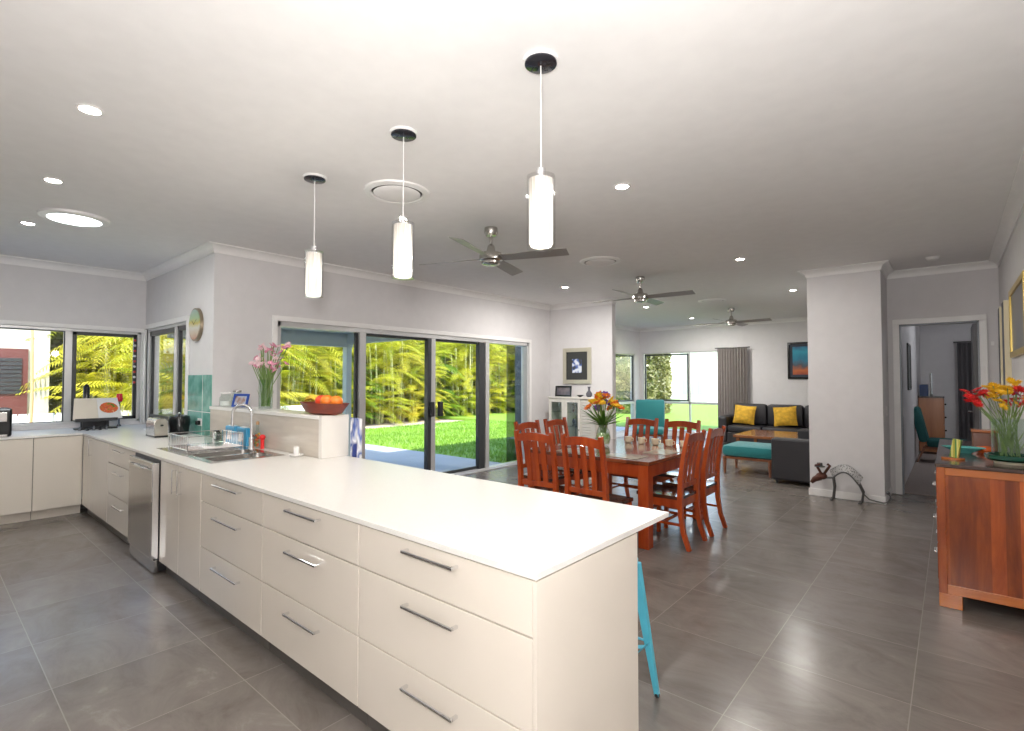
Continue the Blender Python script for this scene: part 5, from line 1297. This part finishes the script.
# picket fence outside the kitchen's left window
u = thing('picket_fence', 'low white slatted fence seen through the left kitchen window', 'fence', (-12.0, 1.2, -.12))
m = MB(); m.box(-12.03, -12.0, -3.5, 3.9, .25, .31).box(-12.03, -12.0, -3.5, 3.9, .72, .78); m.build('rail', M['render_white'], u)
m = MB()
for k in range(62): m.box(-12.0, -11.98, -3.5+.12*k, -3.5+.12*k+.1, -.03, .93)
m.build('slat_panel', M['render_white'], u)
# patio roof (post, beams, soffit) 
struct(MB().box(-8.30, XG-.15, YK+.15, 5.09, 2.32, 2.5), 'patio_roof', M['patio'])
o = thing('patio_frame', 'blue-grey patio post and beams carrying the porch roof', 'patio frame', (-8.13, 5.0, 0))
MB().box(-8.20, -8.07, 4.96, 5.06, -.02, 2.09, .004).build('post', M['patio'], o)
MB().box(-8.20, -8.06, YK+.2, 5.08, 2.09, 2.33, .004).build('beam', M['patio'], o)
MB().box(-8.06, XG-.16, 4.95, 5.08, 2.14, 2.33, .004).build('beam', M['patio'], o)
# roof of the house keeps the sun out
struct(MB().box(-8.9, 3.2, -3.6, YK+.1, CEIL+.12, CEIL+.3).box(-7.0, 3.2, YK+.1, 15.6, CEIL+.12, CEIL+.3), 'roof', mat('roof_metal', (.4, .4, .4), .5))
# neighbour house
u = thing('neighbour_house', 'cream neighbour house with red-brown garage shutter beyond the fence', 'house', (-17.5, -1.5, -.12))
MB().box(-20, -15.0, -6, 1.95, -.12, 3.4).build('wall', mat('house_cream', (.58, .53, .45), .8), u)
MB().prism([(-20.4, 3.4), (-14.6, 3.4), (-17.5, 4.9)], 'y', -6.3, 2.1).build('roof', mat('roof_tile', (.5, .42, .36), .7), u)
MB().box(-15.0, -14.95, -1.7, 1.60, -.05, 2.17).build('door_surround', mat('house_red', (.13, .032, .026), .7), u)
sh = MB()
for k in range(9): sh.box(-14.95, -14.92, -1.5, 1.50, 1.22+.085*k, 1.22+.085*k+.07, .002)
sh.build('shutter', mat('shutter_black', (.03, .03, .032), .5), u)
# bamboo pole
o = MB().tube([(-11.6, 1.28, -.1), (-11.6, 1.30, 1.2), (-11.62, 1.27, 3.0)], .02, 8).build('bamboo_pole', mat('bamboo', (.62, .42, .2), .6), smooth=True); tag(o, 'thin tan bamboo pole outside the left kitchen window', 'pole')

# palms --------------------------------------------------
def frond(mb, base, az, L, lift, droop, leaf=.34, nl=22, wl=.03):
    base = Vector(base); d_ = Vector((math.cos(az), math.sin(az), 0)); s_ = Vector((-math.sin(az), math.cos(az), 0))
    def pt(t): return base + d_*(L*t*.92) + Vector((0, 0, lift*L*t - droop*L*t*t))
    prev = None
    for k in range(8):
        p, q = pt(k/8), pt((k+1)/8); w_ = .012*(1-k/9)
        mb.add([p-s_*w_, p+s_*w_, q+s_*w_*.8, q-s_*w_*.8], [(0,1,2,3)])
    for k in range(nl):
        t = .14+.86*k/(nl-1); p = pt(t); tan = (pt(min(1, t+.02))-pt(t-.02)).normalized()
        ll = leaf*math.sin(PI*min(1, .22+t*.72))*(.85+.3*random.random())
        for sg in (-1, 1):
            dir_ = (s_*sg*.8 + tan*.55 + Vector((0, 0, .12-.1*random.random()))).normalized()
            tip = p + dir_*ll + Vector((0, 0, -ll*.38)); mid = p + dir_*ll*.5 + Vector((0, 0, -ll*.06))
            wv = tan*wl*.5
            mb.add([p-wv*.4, mid-wv, tip, mid+wv, p+wv*.4], [(0,1,2,3,4)])
def make_palm(name, nst, hmin, hmax, leafm, seed, nf=8, L=1.6, spread=.35, label='', low=False):
    random.seed(seed)
    u = thing(name, label, 'palm', (0, 0, 0), 'palms in the garden beds')
    tr = MB(); fr = MB()
    for k in range(nst):
        a = random.uniform(0, 2*PI); r_ = random.uniform(0, spread); lean = random.uniform(.05, .35)
        h_ = random.uniform(hmin, hmax); b0 = Vector((r_*math.cos(a), r_*math.sin(a), 0)); top = b0+Vector((lean*math.cos(a)*h_*.3, lean*math.sin(a)*h_*.3, h_))
        tr.tube([b0, b0.lerp(top, .5)+Vector((.03, .02, 0)), top], [.045, .036, .03], 7)
        nn_ = nf
        for j in range(nn_):
            az = 2*PI*j/nn_+random.uniform(-.4, .4)
            frond(fr, top, az, L*random.uniform(.75, 1.1), random.uniform(.25, 1.0), random.uniform(.45, .9))
        if low:
            for j in range(6):
                az = random.uniform(0, 2*PI); frond(fr, b0.lerp(top, random.uniform(.1, .5)), az, L*.8, random.uniform(.4, .9), random.uniform(.4, .8))
    tr.build('cane', M['cane'], u, True)
    fr.build('fronds', leafm, u, solid=False)
    return u
protos = [make_palm('golden_cane_palm', 6, 1.2, 3.6, M['palm'], 1, low=True, label='x'), make_palm('golden_cane_palm', 5, .8, 2.8, M['palm_y'], 2, low=True, label='x'),
          make_palm('golden_cane_palm', 7, 1.6, 4.4, M['palm'], 3, L=1.9, label='x'), make_palm('golden_cane_palm', 5, .5, 2.2, M['palm_g'], 4, L=1.4, low=True, label='x')]
random.seed(99)
spots = []
# bank beyond the lawn (through the sliding door)
for k in range(17): spots.append((-16.2-random.uniform(-.2, .6), 7.0+.85*k, (0, 2, 1, 0, 3)[k % 5]))
for k in range(14): spots.append((-17.6-random.uniform(0, .5), 6.4+1.15*k, (2, 0, 2, 1)[k % 4]))
# bed behind the white wall (first pane)
for k in range(8): spots.append((-14.9-random.uniform(0, .5), 3.1+.6*k, (0, 1, 2, 1, 0)[k % 5]))
for k in range(7): spots.append((-16.0-random.uniform(0, .3), 2.9+.8*k, (2, 0, 1)[k % 3]))
# bed outside the kitchen windows
for k in range(2): spots.append((-13.4, 3.3+.75*k, (1, 0)[k]))
for k in range(4): spots.append((-10.3-.65*k, 3.6+.2*k, (1, 0, 3, 0)[k]))
used = [False]*4
pl = []
where = []
for i, (x, y, k) in enumerate(spots):
    x += 0
    if i < 31: w_ = 'palm clump in the bank beyond the lawn'
    elif i < 46: w_ = 'palm clump in the bed behind the white garden wall'
    else: w_ = 'palm clump just outside the kitchen windows'
    lb = ['yellow-green', 'golden yellow', 'tall yellow-green', 'low green'][k] + ' ' + w_
    g_ = ['yellow-green', 'golden yellow', 'tall yellow-green', 'low green'][k] + ' palms, ' + w_.replace('palm clump ', '')
    rz = random.uniform(0, 2*PI); sc_ = random.uniform(.85, 1.12)
    if not used[k]:
        used[k] = True; o = protos[k]; o.location = (x, y, -.12); o.rotation_euler = (0, 0, rz); o.scale = (sc_,)*3; o['label'] = lb; o['group'] = g_
    else: dup(protos[k], (x, y, -.12), rz, lb, g_, (sc_,)*3)
# hedges: dense leaf masses behind the palms, along the boundary
def hedge(name, x0, x1, y0, y1, z1, n_, leafm, label, seed, ls=.11):
    random.seed(seed)
    u = thing(name, label, 'hedge', ((x0+x1)/2, (y0+y1)/2, -.13))
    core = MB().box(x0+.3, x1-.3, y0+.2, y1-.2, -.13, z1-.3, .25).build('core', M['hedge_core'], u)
    vs = []; fs = []
    for k in range(n_):
        f_ = random.random()
        x = random.uniform(x0, x1); y = random.uniform(y0, y1); z = random.uniform(0, z1)
        e_ = random.random()
        if e_ < .42: x = x1-random.random()*.35 if f_ < .6 else x0+random.random()*.3
        elif e_ < .75: y = y0+random.random()*.3 if f_ < .7 else y1-random.random()*.3
        else: z = z1-random.random()*.45
        z += .15*math.sin(x*2.1)+.15*math.sin(y*1.7)
        d1 = Vector((random.gauss(0, 1), random.gauss(0, 1), random.gauss(0, 1))).normalized()*ls*random.uniform(.6, 1.3)
        d2 = d1.cross(Vector((random.gauss(0, 1), random.gauss(0, 1), random.gauss(0, 1)))).normalized()*ls*.35
        c_ = Vector((x, y, max(z, 0))); i0 = len(vs)
        vs += [c_-d1, c_+d2, c_+d1, c_-d2]; fs.append((i0, i0+1, i0+2, i0+3))
    MB().add(vs, fs).build('foliage', leafm, u, solid=False)
    return u
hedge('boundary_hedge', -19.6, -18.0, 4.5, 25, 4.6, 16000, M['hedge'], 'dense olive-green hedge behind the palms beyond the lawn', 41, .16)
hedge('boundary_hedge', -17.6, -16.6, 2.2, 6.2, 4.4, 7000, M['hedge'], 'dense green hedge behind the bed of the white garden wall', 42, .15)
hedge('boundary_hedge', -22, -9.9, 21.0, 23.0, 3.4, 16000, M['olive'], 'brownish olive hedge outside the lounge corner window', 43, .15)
# neighbouring white building beyond the far lawn
u = thing('white_building', 'bright white building far beyond the lawn outside the lounge', 'building', (-13, 34, 0))
MB().box(-13.6, -11.85, 33, 36, -.13, 3.7).build('wall', M['render_white'], u)
MB().box(-13.7, -11.85, 32.9, 36.1, 3.7, 3.85).build('roof', M['render_white'], u)
for k in range(3): MB().box(-13.45+.5*k, -13.15+.5*k, 32.97, 33, .6, 1.5).build('window', mat('far_window%d' % k, (.5, .55, .6), .1), u)
u = thing('white_house', 'long pale house on the horizon beyond the far lawn', 'house', (-9, 38, 0))
MB().box(-11.8, 2, 37, 41, -.13, 3.4).build('wall', M['render_white'], u)
MB().prism([(36.6, 3.4), (41.4, 3.4), (39, 4.7)], 'x', -12.2, 2.4).build('roof', mat('pale_roof', (.75, .75, .75), .6), u)

# ------------------------------------------------------------------ sky, sun, lamps
w = bpy.data.worlds.new('sky'); scn.world = w; w.use_nodes = True
nt = w.node_tree; bg = nt.nodes['Background']
sky = nt.nodes.new('ShaderNodeTexSky'); sky.sky_type = 'NISHITA'; sky.sun_disc = False
sky.sun_elevation = R(52); sky.sun_rotation = R(70); sky.dust_density = .8; sky.ozone_density = 1.0; sky.air_density = 1.0
nt.links.new(sky.outputs[0], bg.inputs['Color']); bg.inputs['Strength'].default_value = .45
s = bpy.data.lights.new('sun', 'SUN'); s.energy = 5.4; s.angle = R(.6); s.color = (1, .96, .88)
so = bpy.data.objects.new('sun', s); COL.objects.link(so)
sd = Vector((.60, -.55, .95)).normalized()      # towards the sun
so.rotation_euler = sd.to_track_quat('Z', 'Y').to_euler()
# the photographer's flash, bounced: a soft lamp at head height behind the camera
add_light('bounced_flash', 'AREA', (.0, -.15, 1.80), 40, .14, (1, .98, .96), (R(158), 0, R(40)))
add_light('camera_flash', 'POINT', (.02, -.05, 1.72), 85, .05, (1, .97, .94))
add_light('bedroom_fill', 'POINT', (1.0, 12.0, 2.6), 17, .12, (.92, .95, 1))  # unseen fill light, added to brighten the bedroom beyond the doorway

# ------------------------------------------------------------------ camera
cam = bpy.data.cameras.new('camera'); co = bpy.data.objects.new('camera', cam); COL.objects.link(co)
F = 513.0; cam.sensor_width = 36; cam.sensor_fit = 'HORIZONTAL'; cam.lens = F/1024*36; cam.clip_start = .05; cam.clip_end = 300
azi = math.atan((951-512)/F); pit = math.atan(14.5/F)
co.location = (0, 0, EYE); co.rotation_euler = (PI/2+pit, 0, azi)
scn.camera = co
scn.view_settings.view_transform = 'Standard'; scn.view_settings.look = 'None'; scn.view_settings.gamma = 1; scn.view_settings.use_curve_mapping = False
scn.view_settings.exposure = 0.75
scn.cycles.use_denoising = True
scn.cycles.max_bounces = 9; scn.cycles.diffuse_bounces = 5; scn.cycles.glossy_bounces = 4; scn.cycles.transparent_max_bounces = 12; scn.cycles.transmission_bounces = 6
scn.cycles.caustics_reflective = False; scn.cycles.caustics_refractive = False; scn.cycles.sample_clamp_indirect = 6
